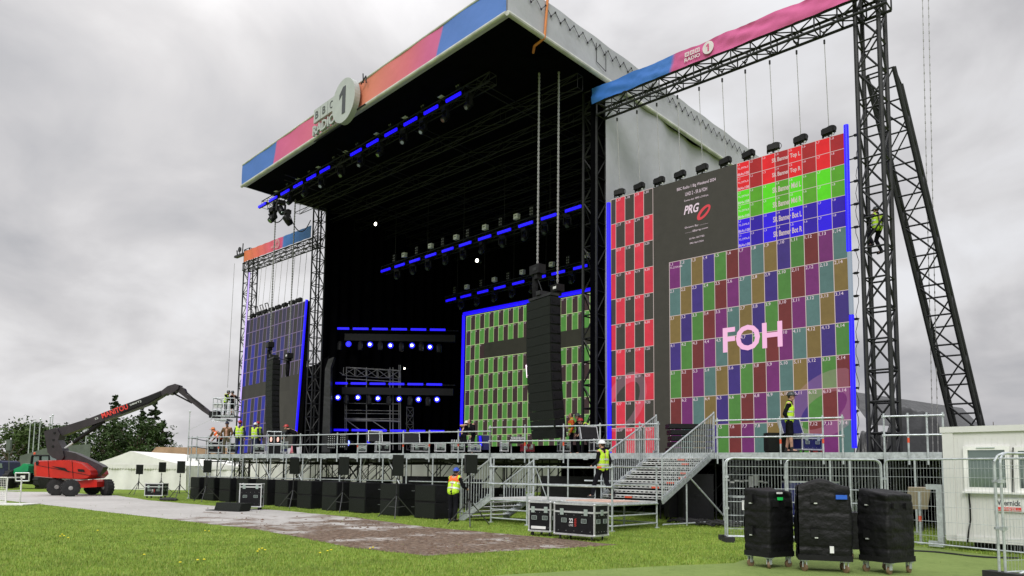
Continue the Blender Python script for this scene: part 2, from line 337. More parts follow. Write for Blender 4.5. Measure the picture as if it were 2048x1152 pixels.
# grass blades, as one mesh: the lawn in the foreground
import numpy as np
def inpoly(x,y,P_):
    c=False; j=len(P_)-1
    for i in range(len(P_)):
        if ((P_[i][1]>y)!=(P_[j][1]>y)) and x<(P_[j][0]-P_[i][0])*(y-P_[i][1])/(P_[j][1]-P_[i][1]+1e-9)+P_[i][0]: c=not c
        j=i
    return c
PP=[tuple(p[:2]) for p in (atz(x,y) for x,y in PATH)]; TP=[tuple(p[:2]) for p in (atz(x,y) for x,y in TURF)]
def blades(name,n,xr,yr,hmin,hmax,wd,mats_,skew=1.6,seed=1):
    rg=random.Random(seed); vs=[]; fs=[]; mi=[]; k=0
    while k<n:
        px=rg.uniform(*xr); py=yr[0]+(yr[1]-yr[0])*rg.random()**skew
        p=atz(px,py)
        if inpoly(p.x,p.y,PP) or inpoly(p.x,p.y,TP): 
            if rg.random()>.002: continue
        a=rg.uniform(0,6.28); h=rg.uniform(hmin,hmax); l=rg.uniform(0,.8)*h; ww=wd*(hd(p)/14)**.8
        dx,dy=math.cos(a)*ww,math.sin(a)*ww; o=len(vs)
        vs+=[(p.x-dx,p.y-dy,0),(p.x+dx,p.y+dy,0),(p.x-dy/ww*l,p.y+dx/ww*l,h)]; fs.append((o,o+1,o+2)); mi.append(rg.randrange(len(mats_))); k+=1
    me=bpy.data.meshes.new(name); me.from_pydata(vs,[],fs)
    for q in mats_: me.materials.append(M[q])
    me.polygons.foreach_set('material_index',mi); o=bpy.data.objects.new(name,me); col.objects.link(o); return o
mat('blade_a',(.15,.25,.028),.6,0,.25,1); mat('blade_b',(.23,.345,.042),.6,0,.25,1); mat('blade_c',(.32,.34,.08),.7,0,.2,1)
o=blades('grass',150000,(-30,2080),(990,1160),.02,.055,.005,['blade_a','blade_b','blade_a','blade_b','blade_c'],.9)
tag(o,'short green lawn in front of the stage and the speaker row','grass',kind='stuff')
# dandelions
fl=thing('dandelion','','flower',local=True); mbf=MB(); mbf.lathe((0,0,.05),(0,0,1),[(.004,0),(.02,.006),(.024,.014),(.012,.022)],0,8); link_mesh('flower_head',mbf,'yellow_flower',fl); link_mesh('stem',MB().tube((0,0,0),(0,0,.05),.003,0,4),'leaf_mid',fl)
rf=Rep(fl)
for i,(x,y) in enumerate([(120,1078),(128,1077),(136,1081),(124,1074),(195,1066),(288,1116),(360,1132),(395,1127),(408,1126),(410,1066),(418,1067),(518,1105),(524,1103),(530,1106),(515,1109),(655,1108),(662,1106),(740,1103),(746,1101),(640,1112)]):
    rf.put(atz(x,y),i,'small yellow dandelion open in the lawn left of the muddy boards','dandelions in the lawn')
# clods of churned mud on the boards
mat('mud_clod',(.13,.085,.06),.95,0,.4,8)
rgc=random.Random(9); mb=MB(); k=0
while k<900:
    px=rgc.uniform(380,1230); p=atz(px,rgc.uniform(1015,1112))
    if not inpoly(p.x,p.y,PP) or rgc.random()>(.25 if px<640 else .9): continue
    s_=rgc.uniform(.012,.05)*(.7+rgc.random()**3); a=rgc.uniform(0,6.28); u=V((math.cos(a),math.sin(a),0)); v_=V((-math.sin(a),math.cos(a),0)); mb.add([p-u*s_,p+v_*s_*.8,p+u*s_,p-v_*s_*.7,p+UP*s_*rgc.uniform(.4,.8)+u*s_*.2],[(0,1,4),(1,2,4),(2,3,4),(3,0,4)]); k+=1
tag(link_mesh('mud_clods',mb,'mud_clod'),'scattered brown clods of mud over the pale boards','mud',kind='stuff')
# ------------------------------------------------------------------ trees
def tree(name,label,cat,base,h,kind,rad,seed,group='trees behind the boom lift'):
    rg=random.Random(seed); t=thing(name,label,cat,base,0,group); b=V(base)
    tr=MB(); tr.tube(b,b+V((0,0,h*.55)),h*.022,0,8,h*.012); tr.tube(b+V((0,0,h*.55)),b+V((0,0,h*.96)),h*.012,0,6,h*.003)
    cw=MB(); ct=[]
    if kind=='conifer':
        for k in range(int(h*4.2)):
            f_=rg.random()**1.0; z=h*(.06+.92*f_); rr=rad*(1-f_)**1.05*rg.uniform(.5,1.2)+.12
            a=rg.uniform(0,6.28); d=V((math.cos(a),math.sin(a),-.12+rg.uniform(-.1,.2))); p0=b+V((0,0,z))
            tr.tube(p0,p0+d*rr,.05,0,4,.01,False)
            for j in range(6): ct.append((p0+d*(rr*(j+1)/6)+V((rg.uniform(-.2,.2),rg.uniform(-.2,.2),rg.uniform(-.25,.1))),(.14+.30*rr/rad)*(1-j/9)))
    else:
        for k in range(int(rad*11) if h>6 else 14):
            a=rg.uniform(0,6.28); q=rg.random()**.5; z=h*(.12+.84*rg.random()); e=math.sqrt(max(0.05,1-((z/h-.5)/.52)**2)); rr=rad*e*q*rg.uniform(.8,1.1)
            p=b+V((math.cos(a)*rr,math.sin(a)*rr,z)); tr.tube(b+V((0,0,max(.5,z*.45))),p,.06,0,4,.015,False)
            for j in range(7): ct.append((p+V((rg.gauss(0,.6),rg.gauss(0,.6),rg.gauss(0,.5)))*(1 if h>6 else .35),.55 if h>6 else .2))
    s_=.20 if kind!='conifer' else .16
    if h<6: s_=.07
    for c,r_ in ct:
        for j in range(12):
            p=c+V((rg.gauss(0,r_*.55),rg.gauss(0,r_*.55),rg.gauss(0,r_*.38))); u=V((rg.gauss(0,1),rg.gauss(0,1),rg.gauss(0,.6))).normalized()*s_*rg.uniform(.6,1.3); v_=V((rg.gauss(0,1),rg.gauss(0,1),rg.gauss(0,.6))).normalized()*s_*rg.uniform(.6,1.2)
            cw.add([p-u,p+v_,p+u,p-v_],[(0,1,2,3)],0)
    link_mesh('trunk',tr,'bark',t); link_mesh('crown',cw,{'conifer':'leaf_conifer','dark':'leaf_dark','mid':'leaf_mid'}[kind],t); return t
def tbase(px,d): p=ath(px,940,d); return V((p.x,p.y,0))
def theight(px,py,d): return ath(px,py,d).z
TR=[(222,785,105,'conifer',3.6,'spruce with a lone pointed top left of the crane arm lettering'),(303,800,100,'conifer',4.6,'tall dark spruce whose top shows just under the crane arm'),(322,838,98,'conifer',4.,'dark spruce sloping down to the right above the white marquee'),(278,812,106,'conifer',3.8,'dark spruce between the lone pointed top and the tallest spruce'),
 (240,838,100,'dark',5.,'round dark tree under the crane arm'),(205,850,102,'dark',4.2,'leafy tree beside the foot of the pointed spruce'),(272,842,97,'dark',4.8,'broad dark tree in the middle of the clump behind the marquee'),(340,880,92,'dark',3.2,'low dark tree at the right end of the clump by the stage rail'),
 (45,855,95,'mid',4.6,'bushy green tree above the green hoarding'),(95,850,98,'dark',5.2,'wide green tree behind the three thin masts'),(15,876,90,'mid',4.,'low green tree at the far left edge'),(135,882,92,'mid',4.2,'low tree showing through the crook of the crane arm'),(165,888,90,'mid',3.2,'small pale tree right of the crane arm crook'),(-20,880,92,'dark',4.5,'tree cut off by the left edge of the picture'),(352,893,88,'dark',2.,'bush between the marquee roof and the scaffold rail')]
for i,(px,py,d,k,r_,lb) in enumerate(TR):
    tree({'conifer':'spruce_tree'}.get(k,'leafy_tree'),lb,'tree',tbase(px,d),theight(px,py,d),k,r_,i+3)
tree('leafy_tree','sparse sapling poking up behind the cabin roof beside the leaning truss','tree',tbase(1991,34),theight(1991,836,34),'mid',.75,50,'saplings behind the cabin')
tree('leafy_tree','pair of thin sapling tops at the right edge above the cabin roof','tree',tbase(2034,36),theight(2034,856,36),'mid',.7,51,'saplings behind the cabin')
# ------------------------------------------------------------------ marquees and far things
def marquee(label,xl,xr,peakx,peaky,eavey,d,deep):
    a=ath(xl,eavey,d); b_=ath(xr,eavey,d); he=(a.z+b_.z)/2; hp=ath(peakx,peaky,d).z; a.z=0;b_.z=0
    r_=(b_-a).normalized(); bk=V((0,0,1)).cross(r_)*deep; Ln=(b_-a).length; pk=ath(peakx,peaky,d); pk.z=0; pt=(pk-a).dot(r_)/Ln
    t=thing('marquee',label,'marquee',a,0,'white marquees'); U=V((0,0,1))
    wl=MB()
    def wall(p,q,n):
        def f(u,v): 
            x=p.lerp(q,u); nn=(q-p).normalized().cross(U); return x+U*(he*v)+nn*(.05*math.sin(u*n*6.28)+.03*math.sin(u*37+v*3))
        wl.grid(f,n*8,4)
    wall(a,b_,6); wall(a,a+bk,4); wall(b_,b_+bk,4)
    link_mesh('wall',wl,'marquee',t,True)
    rf_=MB(); A=a+U*he; B=b_+U*he; P=a.lerp(b_,pt)+U*hp
    def f(u,v):
        if u<pt: z=he+(hp-he)*(u/pt)**1.25
        else: z=he+(hp-he)*((1-u)/(1-pt))**1.1
        return a+r_*(Ln*u)+bk*v+U*(z)-bk.normalized()*.05
    rf_.grid(f,24,4)
    for i in range(24):
        u0,u1=i/24,(i+1)/24; p0,p1=f(u0,0),f(u1,0); rf_.quad(V((p0.x,p0.y,he-.02)),V((p1.x,p1.y,he-.02)),p1,p0)
    link_mesh('roof',rf_,'marquee',t,True)
    vl=MB()
    for i in range(36):
        p0=a+r_*(Ln*i/36)-bk.normalized()*.1; p1=a+r_*(Ln*(i+1)/36)-bk.normalized()*.1; m=p0.lerp(p1,.5)
        vl.add([p0+U*(he+.03),p0+U*(he-.22),m+U*(he-.32),p1+U*(he-.22),p1+U*(he+.03)],[(0,1,2,3,4)])
    link_mesh('valance',vl,'white_paint',t)
marquee('white peaked marquee with scalloped valance between the boom lift and the speakers',178,374,262,902,930,53,9)
marquee('white marquee half hidden behind the scaffold steps left of the stage',334,480,364,911,932,57,9)
for k,(xl,xr,px,y1,y2,d) in enumerate([(480,640,556,912,917,58),(636,830,700,912,917,60),(826,1010,900,912,917,60),(1006,1150,1080,912,917,60),(1440,1560,1500,926,934,52)]):
    marquee('white marquee wall seen under the stage deck, '+ordn(k,5)+' of the row',xl,xr,px,y1,y2,d,6)
mb=MB(); a=ath(40,905,72); b_=ath(180,905,72)
a0=V((a.x,a.y,0)); b0=V((b_.x,b_.y,0)); h0=ath(44,912,72).z; h1=ath(95,897,72).z
pts=[a0,b0,b0+UP*h1*1.15,a0.lerp(b0,.42)+UP*h1*1.05,a0+UP*h0]; mb.prism(pts,FH*.08)
solo('hoarding',mb,'hoarding','long dark green site hoarding behind the tractor','fence')
for i,(x,y,d) in enumerate([(61,845,88),(70,843,89),(81,838,88),(101,834,90),(106,830,91),(174,848,88),(380,823,80)]):
    p=ath(x,y,d); mb=MB().tube((p.x,p.y,0),p,.07,0,6,.05); mb.ell(p,(.12,.12,.1),0,6,4)
    if i==6: mb.tube((p.x,p.y,p.z-2),p+RH*4.,.015)
    solo('mast',mb,'galv',['thin grey mast, left one of the close pair above the hoarding','thin grey mast, right one of the close pair above the hoarding','thin grey mast above the tractor bonnet','thin mast left of the crane elbow, shorter one of two','thin mast left of the crane elbow, taller one of two','slim mast under the crane ram','slim mast with a stay wire left of the stage scaffold'][i],'mast','thin masts on the skyline')
p=ath(405,905,75); mb=MB(); a=V((p.x,p.y,0)); mb.box(a+UP*(1.3),(9,3,2.6),0,(RH,FH,UP)); mb.prism([a-RH*4.8-FH*1.7+UP*2.6,a+RH*4.8-FH*1.7+UP*2.6,a+RH*3.6-FH*1.7+UP*3.6,a-RH*3.9-FH*1.7+UP*3.6],FH*3.4,0)
solo('house',mb,'brick_tan','low brick house roof seen beyond the left end of the stage deck','house')
# white mesh barrier panel at the far left
a=atz(0,1009); b_=atz(11,1009); mb=MB(); h=ath(5,955,hd(a)).z
aa=a-RH*.9; mb.tube(aa,aa+UP*h,.03);mb.tube(b_,b_+UP*h,.03);mb.tube(aa+UP*h,b_+UP*h,.03);mb.tube(aa+UP*.1,b_+UP*.1,.03);mb.tube(aa+UP*h*.5,b_+UP*h*.5,.02)
c_=b_+FH*.9; mb.tube(c_,c_+UP*h,.03); mb.tube(b_+UP*h,c_+UP*h,.03); mb.tube(b_+UP*.5*h,c_+UP*.5*h,.02)
for i in range(16): q=aa.lerp(b_,i/15); mb.tube(q,q+UP*h,.006,0,4)
for i in range(12): q=UP*(h*i/12); mb.tube(aa+q,b_+q,.006,0,4)
mb.box(a.lerp(b_,.5)+UP*.02,(2.4,1.2,.04),0,(RH,FH,UP))
solo('mesh_barrier',mb,'white_paint','white mesh barrier cut off by the left edge of the picture','barrier')
# ================================================================== STAGE
DZ=2.3
DF=[V((-38.6,17.3,0)),V((-29.3,19.0,0)),V((-22.5,20.2,0)),V((-15.7,21.9,0)),V((-11.5,22.5,0)),V((-5.2,23.8,0)),V((0.5,25.2,0))]
def on_deck(px):  # point of the deck's front edge seen at image column px
    for a,b_ in zip(DF,DF[1:]):
        x0=proj((a.x,a.y,DZ))[0]; x1=proj((b_.x,b_.y,DZ))[0]
        if x0<=px<=x1:
            lo,hi=0.,1.
            for _ in range(30):
                m=(lo+hi)/2
                if proj(tuple(a.lerp(b_,m)[:2])+(DZ,))[0]<px: lo=m
                else: hi=m
            return a.lerp(b_,lo)
    return DF[0].copy() if px<600 else DF[-1].copy()
st=thing('stage_deck','long raised stage deck of steel scaffold with a silver front edge','stage',(-24,26,0))
poly=[p+UP*DZ for p in DF]+[V((0.5,38,DZ)),V((-42,40,DZ)),V((-52,27,DZ))]
link_mesh('floor',MB().prism([p-UP*.12 for p in poly],UP*.11),'panel_black',st)
for i,(a,b_) in enumerate(zip(DF,DF[1:])):
    d=(b_-a).normalized(); n_=d.cross(UP)
    if n_.y>0: n_=-n_
    mb=MB(); mb.box((a+b_)/2+UP*(DZ-.09)+n_*.04,((b_-a).length-.01,.05,.2),0,(d,n_,UP))
    k=int((b_-a).length/.9)
    for j in range(k): q=a+(b_-a)*((j+.5)/k)+UP*(DZ-.2)+n_*.03; mb.box(q,(.18,.07,.06),0,(d,n_,UP))
    link_mesh('edge_beam',mb,'galv',st)
a=DF[0]; b_=V((-52,27,0)); d=(b_-a).normalized(); link_mesh('edge_beam',MB().box((a+b_)/2+UP*(DZ-.1),((b_-a).length,.05,.2),0,(d,d.cross(UP),UP)),'galv',st)
POSTS=[377,397,420,441,464,485,512,540,571,604,640,678,719,763,810,862,920,983,1053,1130,1203,1282,1319,1437,1563,1648,1687,1760,1815,1870]
for i,x in enumerate(POSTS):
    if 1203<x<1330: continue
    p=on_deck(x)
    n_=V((.15,-1,0))*.09
    mb=MB(); q=p+n_*.6+V((.18,0,0))
    mb.tube(q,q+UP*(DZ-.2),.03,0,8); mb.tube(q,q+UP*.05,.08,0,6)
    link_mesh('leg',mb,'galv',st)
# forest of dark scaffold inside
rg=random.Random(5); br=MB(); dk=MB()
def back(x): 
    return 36.5
for xi in range(24):
    X=-46+xi*2.0
    yf=[p for p in DF]
    # front y at X
    Y0=None
    for a,b_ in zip(DF,DF[1:]):
        if a.x<=X<=b_.x: Y0=a.y+(b_.y-a.y)*(X-a.x)/(b_.x-a.x)
    if Y0 is None: Y0=22.5
    for k in range(4):
        Y=Y0+1.1+k*2.4
        if Y>36: continue
        dk.tube((X,Y,0),(X,Y,DZ-.15),.03,0,6)
        if rg.random()<.75:
            s_=rg.choice((-1,1)); br.tube((X-s_,Y,.2),(X+s_,Y,DZ-.3),.02,0,5)
        if rg.random()<.5: br.tube((X,Y,.3),(X,Y+2.2,DZ-.3),.02,0,5)
        if rg.random()<.6: br.tube((X-1,Y,.5),(X+1,Y,.5),.022,0,5)
        br.tube((X-1,Y,DZ-.35),(X+1,Y,DZ-.35),.03,0,5)
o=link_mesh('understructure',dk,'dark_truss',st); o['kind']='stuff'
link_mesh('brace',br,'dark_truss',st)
mb=MB()   # silver diagonal braces of the front bay
for x0,x1 in ((377,420),(464,440),(512,540),(571,604),(604,571),(719,690),(763,800),(1053,1085)):
    p=on_deck(x0)+V((0,.35,0)); q=on_deck(x1)+V((0,.35,0)); mb.tube(p+UP*2.1,q+UP*.5,.024)
for a,b_ in zip(DF[:4],DF[1:4]): mb.tube(a+UP*1.15+V((0,.45,0)),b_+UP*1.15+V((0,.45,0)),.024)
link_mesh('diagonal',mb,'galv',st)
# equipment crates / clutter stored under the deck
def clutter(px,py,w_,h_,dp,label,cat,name,m='panel_black',behind=1.6):
    p=on_deck(px); p=p+p.normalized()*behind; mb=MB(); mb.box(p+UP*(h_/2+.12),(w_,dp,h_),0,(RH,FH,UP)); mb.box(p+UP*(h_+.14),(w_*1.02,dp*1.02,.04),0,(RH,FH,UP))
    for s_ in (-1,1):
        for q in (-1,1): mb.lathe(p+RH*(s_*w_*.42)+FH*(q*dp*.4)+UP*.06-RH*.02,RH,[(.055,0),(.055,.04)],0,8)
    mb.box(p-FH*(dp/2+.01)+UP*(h_*.6),(w_*.18,.02,.09),0,(RH,FH,UP))
    return solo(name,mb,m,label,cat)
clutter(668,0,1.5,1.0,.8,'black crate stored under the deck left of the third tripod speaker','crate','storage_crate')
clutter(1390,0,1.0,1.45,.8,'tall black road case standing beneath the wide stairs','road case','road_case',behind=.3)
clutter(1355,0,.8,1.35,.8,'second black road case beneath the wide stairs, left of the tall one','road case','road_case',behind=.9)
clutter(860,0,2.2,1.2,.9,'dark wrapped bundle under the deck behind the blue helmeted worker','bundle','wrapped_bundle','black_cloth')
clutter(1150,0,2.6,1.3,.9,'dark case of cable under the deck behind the landing','road case','road_case')
# ------------------------------------------------------------------ guard rails
def railing(label,pts,hs=(.5,1.05),z=DZ,mt='galv',marks=(),down=.35,group='guard rails'):
    t=thing('guard_rail',label,'railing',V((pts[0].x,pts[0].y,z)),0,group)
    for i,p in enumerate(pts):
        mb=MB().tube(p+UP*(z-down),p+UP*(z+hs[1]+.09),.028,0,8)
        for h in hs: mb.box(p+UP*(z+h),(.09,.09,.07))
        link_mesh('post',mb,mt,t)
        if i in marks: link_mesh('marker_tape',MB().tube(p+UP*(z+.28),p+UP*(z+.42),.033,0,8),'marker_red',t)
    for h in hs:
        link_mesh('rail',MB().path([p+UP*(z+h)+V((0,-.03,0)) for p in pts],.026,0,8),mt,t)
    return t
outw=V((.03,-.13,0))
railing('scaffold guard rail along the left half of the stage front',[on_deck(x)+outw for x in POSTS[:18]],(.42,.86),marks=(3,12,14,15,16))
railing('scaffold guard rail along the centre of the stage front behind the landing',[on_deck(x)+outw for x in POSTS[17:22]]+[on_deck(1319)+outw],(.47,1.0),marks=(1,2,3))
railing('scaffold guard rail in front of the big colour grid screen',[on_deck(x)+outw for x in (1437,1563,1648,1687)],(.5,1.05),marks=(1,2))
railing('scaffold guard rail right of the big tower over the dark tarpaulin',[on_deck(x)+outw for x in (1770,1818,1856,1888)],(.5,1.05),marks=(1,))
railing('scaffold guard rail at the left end of the stage deck',[DF[0]+V((-.1,.1,0))]+[DF[0].lerp(V((-52,27,0)),k/4) for k in (1,2,3,4)],(.42,.86))
# dark curtain behind the deck on the right side and centre underneath
mb=MB(); mb.grid(lambda u,v:V((-14.5+15*u,28.5+.12*math.sin(u*70)+1.2*u,2.2*v)),90,2)
solo('black_skirt',mb,'drape','black cloth skirt hanging under the right wing of the deck','curtain')
mb=MB(); mb.grid(lambda u,v:V((-23.5+9.2*u,29.5+.1*math.sin(u*60),2.2*v)),60,2)
solo('black_skirt',mb,'drape','black cloth skirt hanging under the deck behind the wide stairs','curtain')
rg=random.Random(21)
for i in range(9):
    X=-34+1.45*i; Y=23.2+rg.uniform(-.4,.6)+.28*i*.5; h_=rg.uniform(.7,1.25); w_=rg.uniform(.9,1.3)
    t=thing('storage_crate','low dark crate in the shadows under the middle of the deck, %s'%ordn(i,9),'crate',(X,Y,0),0,'crates under the deck')
    link_mesh('body',MB().box((X,Y,.1+h_/2),(w_,.8,h_)),'panel_black',t); link_mesh('edging',MB().box((X,Y,.1+h_),(w_+.03,.83,.04)).box((X,Y,.1),(w_+.03,.83,.04)),'dark_truss',t)
    link_mesh('handle',MB().box((X-.1,Y-.42,.1+h_*.6),(.2,.03,.1)),'galv',t)
# ------------------------------------------------------------------ stage roof
RZ=18.0
FRr=V((-17.24,18.35,0)); FRl=V((-39.92,20.12,0)); BRr=V((-17.24,40.5,0)); BRl=V((-39.9,41.,0)); FHt=1.28
rt=thing('stage_roof','huge flat stage roof with colour banded front banner and pale grey side skirt','stage roof',(-28.6,19.2,RZ))
fd=(FRr-FRl).normalized(); fn=fd.cross(UP); FLn=(FRr-FRl).length
if fn.y>0: fn=-fn
# banner colours sit at surveyed places along the front edge
def fu(px,py): # position along the front edge 0..1
    d=W(px,py); 
    # intersect with the vertical plane of the front edge
    k=(FRl-EYE).dot(fn)/d.dot(fn); p=EYE+d*k; return (p-FRl).dot(fd)/FLn,p.z
def bandmat(name,stops,o0,dr,Ln,slant):
    m=bpy.data.materials.new(name); m.use_nodes=True; t=m.node_tree; b=t.nodes['Principled BSDF']; b.inputs['Roughness'].default_value=.6; b.inputs['Specular IOR Level'].default_value=.25
    g_=t.nodes.new('ShaderNodeNewGeometry'); v=t.nodes.new('ShaderNodeVectorMath'); v.operation='SUBTRACT'; t.links.new(g_.outputs['Position'],v.inputs[0]); v.inputs[1].default_value=o0
    d=t.nodes.new('ShaderNodeVectorMath'); d.operation='DOT_PRODUCT'; t.links.new(v.outputs[0],d.inputs[0]); d.inputs[1].default_value=tuple(dr/Ln+UP*slant/Ln)
    r=t.nodes.new('ShaderNodeValToRGB'); t.links.new(d.outputs['Value'],r.inputs[0]); el=r.color_ramp.elements
    while len(el)<len(stops): el.new(.5)
    for q,(p,c) in zip(el,stops): q.position=p
    for q,(p,c) in zip(el,stops): q.color=tuple(x for x in lin(c))+(1,)
    n=t.nodes.new('ShaderNodeTexNoise'); n.inputs['Scale'].default_value=.8; n.inputs['Detail'].default_value=3; t.links.new(g_.outputs['Position'],n.inputs[0])
    bp=t.nodes.new('ShaderNodeBump'); bp.inputs['Strength'].default_value=.5; bp.inputs['Distance'].default_value=.12; t.links.new(n.outputs[0],bp.inputs['Height']); t.links.new(bp.outputs[0],b.inputs['Normal'])
    t.links.new(r.outputs[0],b.inputs['Base Color']); M[name]=m
BLU=(78,118,192); PNK=(206,104,152); ORG=(216,134,104)
u1=fu(546,334)[0]; u2=fu(872,119)[0]; u3=fu(716,221)[0]; u4=fu(810,160)[0]
bandmat('front_banner',[(0,BLU),(u1-.001,BLU),(u1+.001,(206,98,146)),((u1+u3)/2,(210,106,136)),(u3,ORG),(u4,(212,112,126)),(u2-.03,(208,104,150)),(u2-.001,PNK),(u2+.001,(88,124,200)),(1,(92,130,206))],tuple(FRl+UP*RZ),fd,FLn,-.35)
mb=MB(); mb.grid(lambda u,v:FRl+fd*(FLn*u)+fn*(.03+.015*math.sin(u*55+v*3))+UP*(RZ+.06+(FHt-.08)*v),80,4); link_mesh('front_banner',mb,'front_banner',rt,True)
link_mesh('fascia',MB().box((FRl+FRr)/2+UP*(RZ+FHt/2)-fn*.12,(FLn,.2,FHt),0,(fd,fn,UP)),'tarp_grey',rt)
mb=MB(); mb.tube(FRl+UP*RZ+fn*.02,FRr+UP*RZ+fn*.02,.085,0,10); mb.tube(FRl+UP*(RZ+FHt+.0)+fn*.02,FRr+UP*(RZ+FHt)+fn*.02,.05,0,8); link_mesh('front_beam',mb,'beam_pale',rt)
SH=1.45
mb=MB(); d=(BRr-FRr); 
mb.grid(lambda u,v:FRr+d*u+V((.06+.02*math.sin(u*60),0,0))+UP*(RZ+.05+(SH+.12*u)*v),60,5); link_mesh('side_skirt',mb,'tarp_side',rt,True)
mb=MB().tube(FRr+UP*RZ+V((.05,0,0)),BRr+UP*RZ+V((.05,0,0)),.10,0,10); link_mesh('side_beam',mb,'beam_pale',rt)
mb=MB(); nseg=34; pts=[]
for i in range(nseg):
    u=.04+.9*i/nseg; z0=RZ+SH*.88; p=FRr+d*u+V((.11,0,0)); q=FRr+d*(u+.9/nseg*.55)+V((.11,0,0)); pts+= [p+UP*z0,q+UP*(z0-.28),]
    mb.ell(q+UP*(z0-.28),(.03,.05,.05),0,6,4); mb.ell(p+UP*z0,(.03,.04,.04),0,6,4)
mb.path(pts,.012,0,4)
p=FRr+d*.24+V((.12,0,0)); q=FRr+d*.27+V((.12,0,0)); mb.tube(p+UP*(RZ+1.25),p+UP*(RZ+.45),.014); mb.tube(p+UP*(RZ+.45),q+UP*(RZ+.3),.014); mb.tube(q+UP*(RZ+1.2),q+UP*(RZ+.3),.014)
link_mesh('lacing',mb,'black',rt)
mb=MB(); mb.prism([FRl+UP*(RZ+.03),FRr+UP*(RZ+.03),BRr+UP*(RZ+.03),BRl+UP*(RZ+.03)],UP*.03); link_mesh('soffit',mb,'drape',rt)
mb=MB(); mb.prism([FRl+UP*(RZ+FHt-.05),FRr+UP*(RZ+FHt-.05),BRr+UP*(RZ+SH),BRl+UP*(RZ+SH)],UP*.03); link_mesh('roof_sheet',mb,'tarp_grey',rt)
mb=MB().box((FRl+BRl)/2+UP*(RZ+.7),((BRl-FRl).length,.05,1.35),0,((BRl-FRl).normalized(),V((-1,0,0)),UP)); link_mesh('side_skirt',mb,'tarp_side',rt)
ms=MB()   # steelwork hanging below the soffit
for k in range(7):
    Y=23.2+k*2.2; lattice([],ms,(-39.6,Y+.4,RZ-.45),(-17.6,Y,RZ-.45),(0,1,0),UP,.35,.6,2.2,.02,.014)
    for dy in (-.18,.18):
        for dz in (-.75,-.15): ms.tube((-39.6,Y+.4+dy,RZ+dz),(-17.6,Y+dy,RZ+dz),.022,0,6)
for X in (-36,-31,-26,-21):
    for dz in (-.5,-.2): ms.tube((X,20.6,RZ+dz),(X,36,RZ+dz),.022,0,6)
mat('roof_steel',(.012,.012,.014),.6,.1,.3,3)
link_mesh('roof_truss',ms,'roof_steel',rt)
# walls
mb=MB()
mb.grid(lambda u,v:V((-39.78+22.3*u+0,36.4+1.0*(1-u)+.15*math.sin(u*140),DZ+(RZ-DZ)*v)),160,2)
solo('back_drape',mb,'drape','black backdrop curtain closing the rear of the stage','curtain',smooth=True)
mb=MB(); mb.grid(lambda u,v:V((-39.2-.42*min(1,u*6)+.12*math.sin(u*90),25.4+13*u,DZ+(RZ-DZ)*v)),90,2)
solo('side_drape',mb,'drape','black side curtain at the left of the stage opening','curtain',smooth=True)
wallpts=[(1213,150),(1280,188),(1300,212),(1328,230),(1352,240),(1379,252),(1405,263),(1432,276),(1470,300),(1500,322),(1560,372)]
wl=[atX(x,y,-17.33) for x,y in wallpts]
def wtop(Y):
    for a,b_ in zip(wl,wl[1:]):
        if a.y<=Y<=b_.y: return a.z+(b_.z-a.z)*(Y-a.y)/(b_.y-a.y)
    return wl[0].z if Y<wl[0].y else wl[-1].z
y0,y1=wl[0].y,35.9
mb=MB(); mb.grid(lambda u,v:V((-17.33-.10*math.sin(u*9+v*2.2)*v-.05*math.sin(u*31+v*6)-.5*max(0,v-.93)*0,y0+(y1-y0)*u,DZ+(min(wtop(y0+(y1-y0)*u),RZ-.02)-DZ)*v)),90,30)
solo('side_wall_sheet',mb,'tarp_side','pale grey tarpaulin wall sagging from the right side beam of the stage','tarpaulin',smooth=True)
mb=MB(); mb.grid(lambda u,v:V((-17.8,24.2+12*u,DZ+(RZ-DZ)*v)),40,2)
solo('side_drape',mb,'drape','black side curtain lining the right of the stage behind the pale wall','curtain')
q0=atY(603,905,25.3); q1=atY(652,905,25.3); zq=atY(628,732,25.3).z
mb=MB(); mb.grid(lambda u,v:V((q0.x+(q1.x-q0.x)*u,25.3+.06*math.sin(u*50),DZ+(zq-DZ+.5*u*u)*v)),24,2); solo('low_drape',mb,'drape','black cloth closing the lower gap beside the left lattice tower','curtain')
# orange ratchet strap over the skirt
a=atX(1097,2,-17.13); b_=atX(1089,76,-17.13)
mb=MB(); mb.tube(a+UP*.6,b_,.05,0,6); mb.tube(b_,b_+V((-.5,.0,-.12)),.05); mb.tube(b_+V((-.5,0,-.12)),b_+V((-.9,.4,-.05)),.05)
solo('ratchet_strap',mb,'orange_strap','orange strap hanging over the front corner of the roof skirt','strap')
# ------------------------------------------------------------------ the roof sign
sg=thing('roof_sign','large grey BBC Radio sign with a round numeral one on the roof front','sign',FRl+fd*(fu(660,240)[0]*FLn)+UP*RZ)
def fp(px,py,off=.3):
    d=W(px,py); o=FRl+fn*off; k=(o-EYE).dot(fn)/d.dot(fn); return EYE+d*k
tl=fp(628,222);tr=fp(673,190);bl=fp(629,247)
w3=(fp(671.5,222)-fp(628.5,245)).dot(fd); x0=(fp(628.5,235)-FRl).dot(fd); z1=fp(628.5,221).z; z0=fp(629,245).z; z0=(z0+fp(671,221).z)/2; z1=(z1+fp(671,193).z)/2
sq=w3/3*.94
for i in range(3):
    c=FRl+fd*(x0+w3*(i+.5)/3)+UP*((z0+z1)/2)+fn*.28
    p=link_mesh('letter_tile',MB().box(c,(sq,.12,z1-z0),0,(fd,fn,UP)),'sign_white',sg)
    mb=MB(); ch='BBC'[i]; ww=.42*sq; text(mb,ch,c-fd*ww/2-UP*((z1-z0)*.27)+fn*.065,fd,UP,(z1-z0)*.54,ww,0,fn*.01); link_mesh('letter',mb,'sign_dark',p)
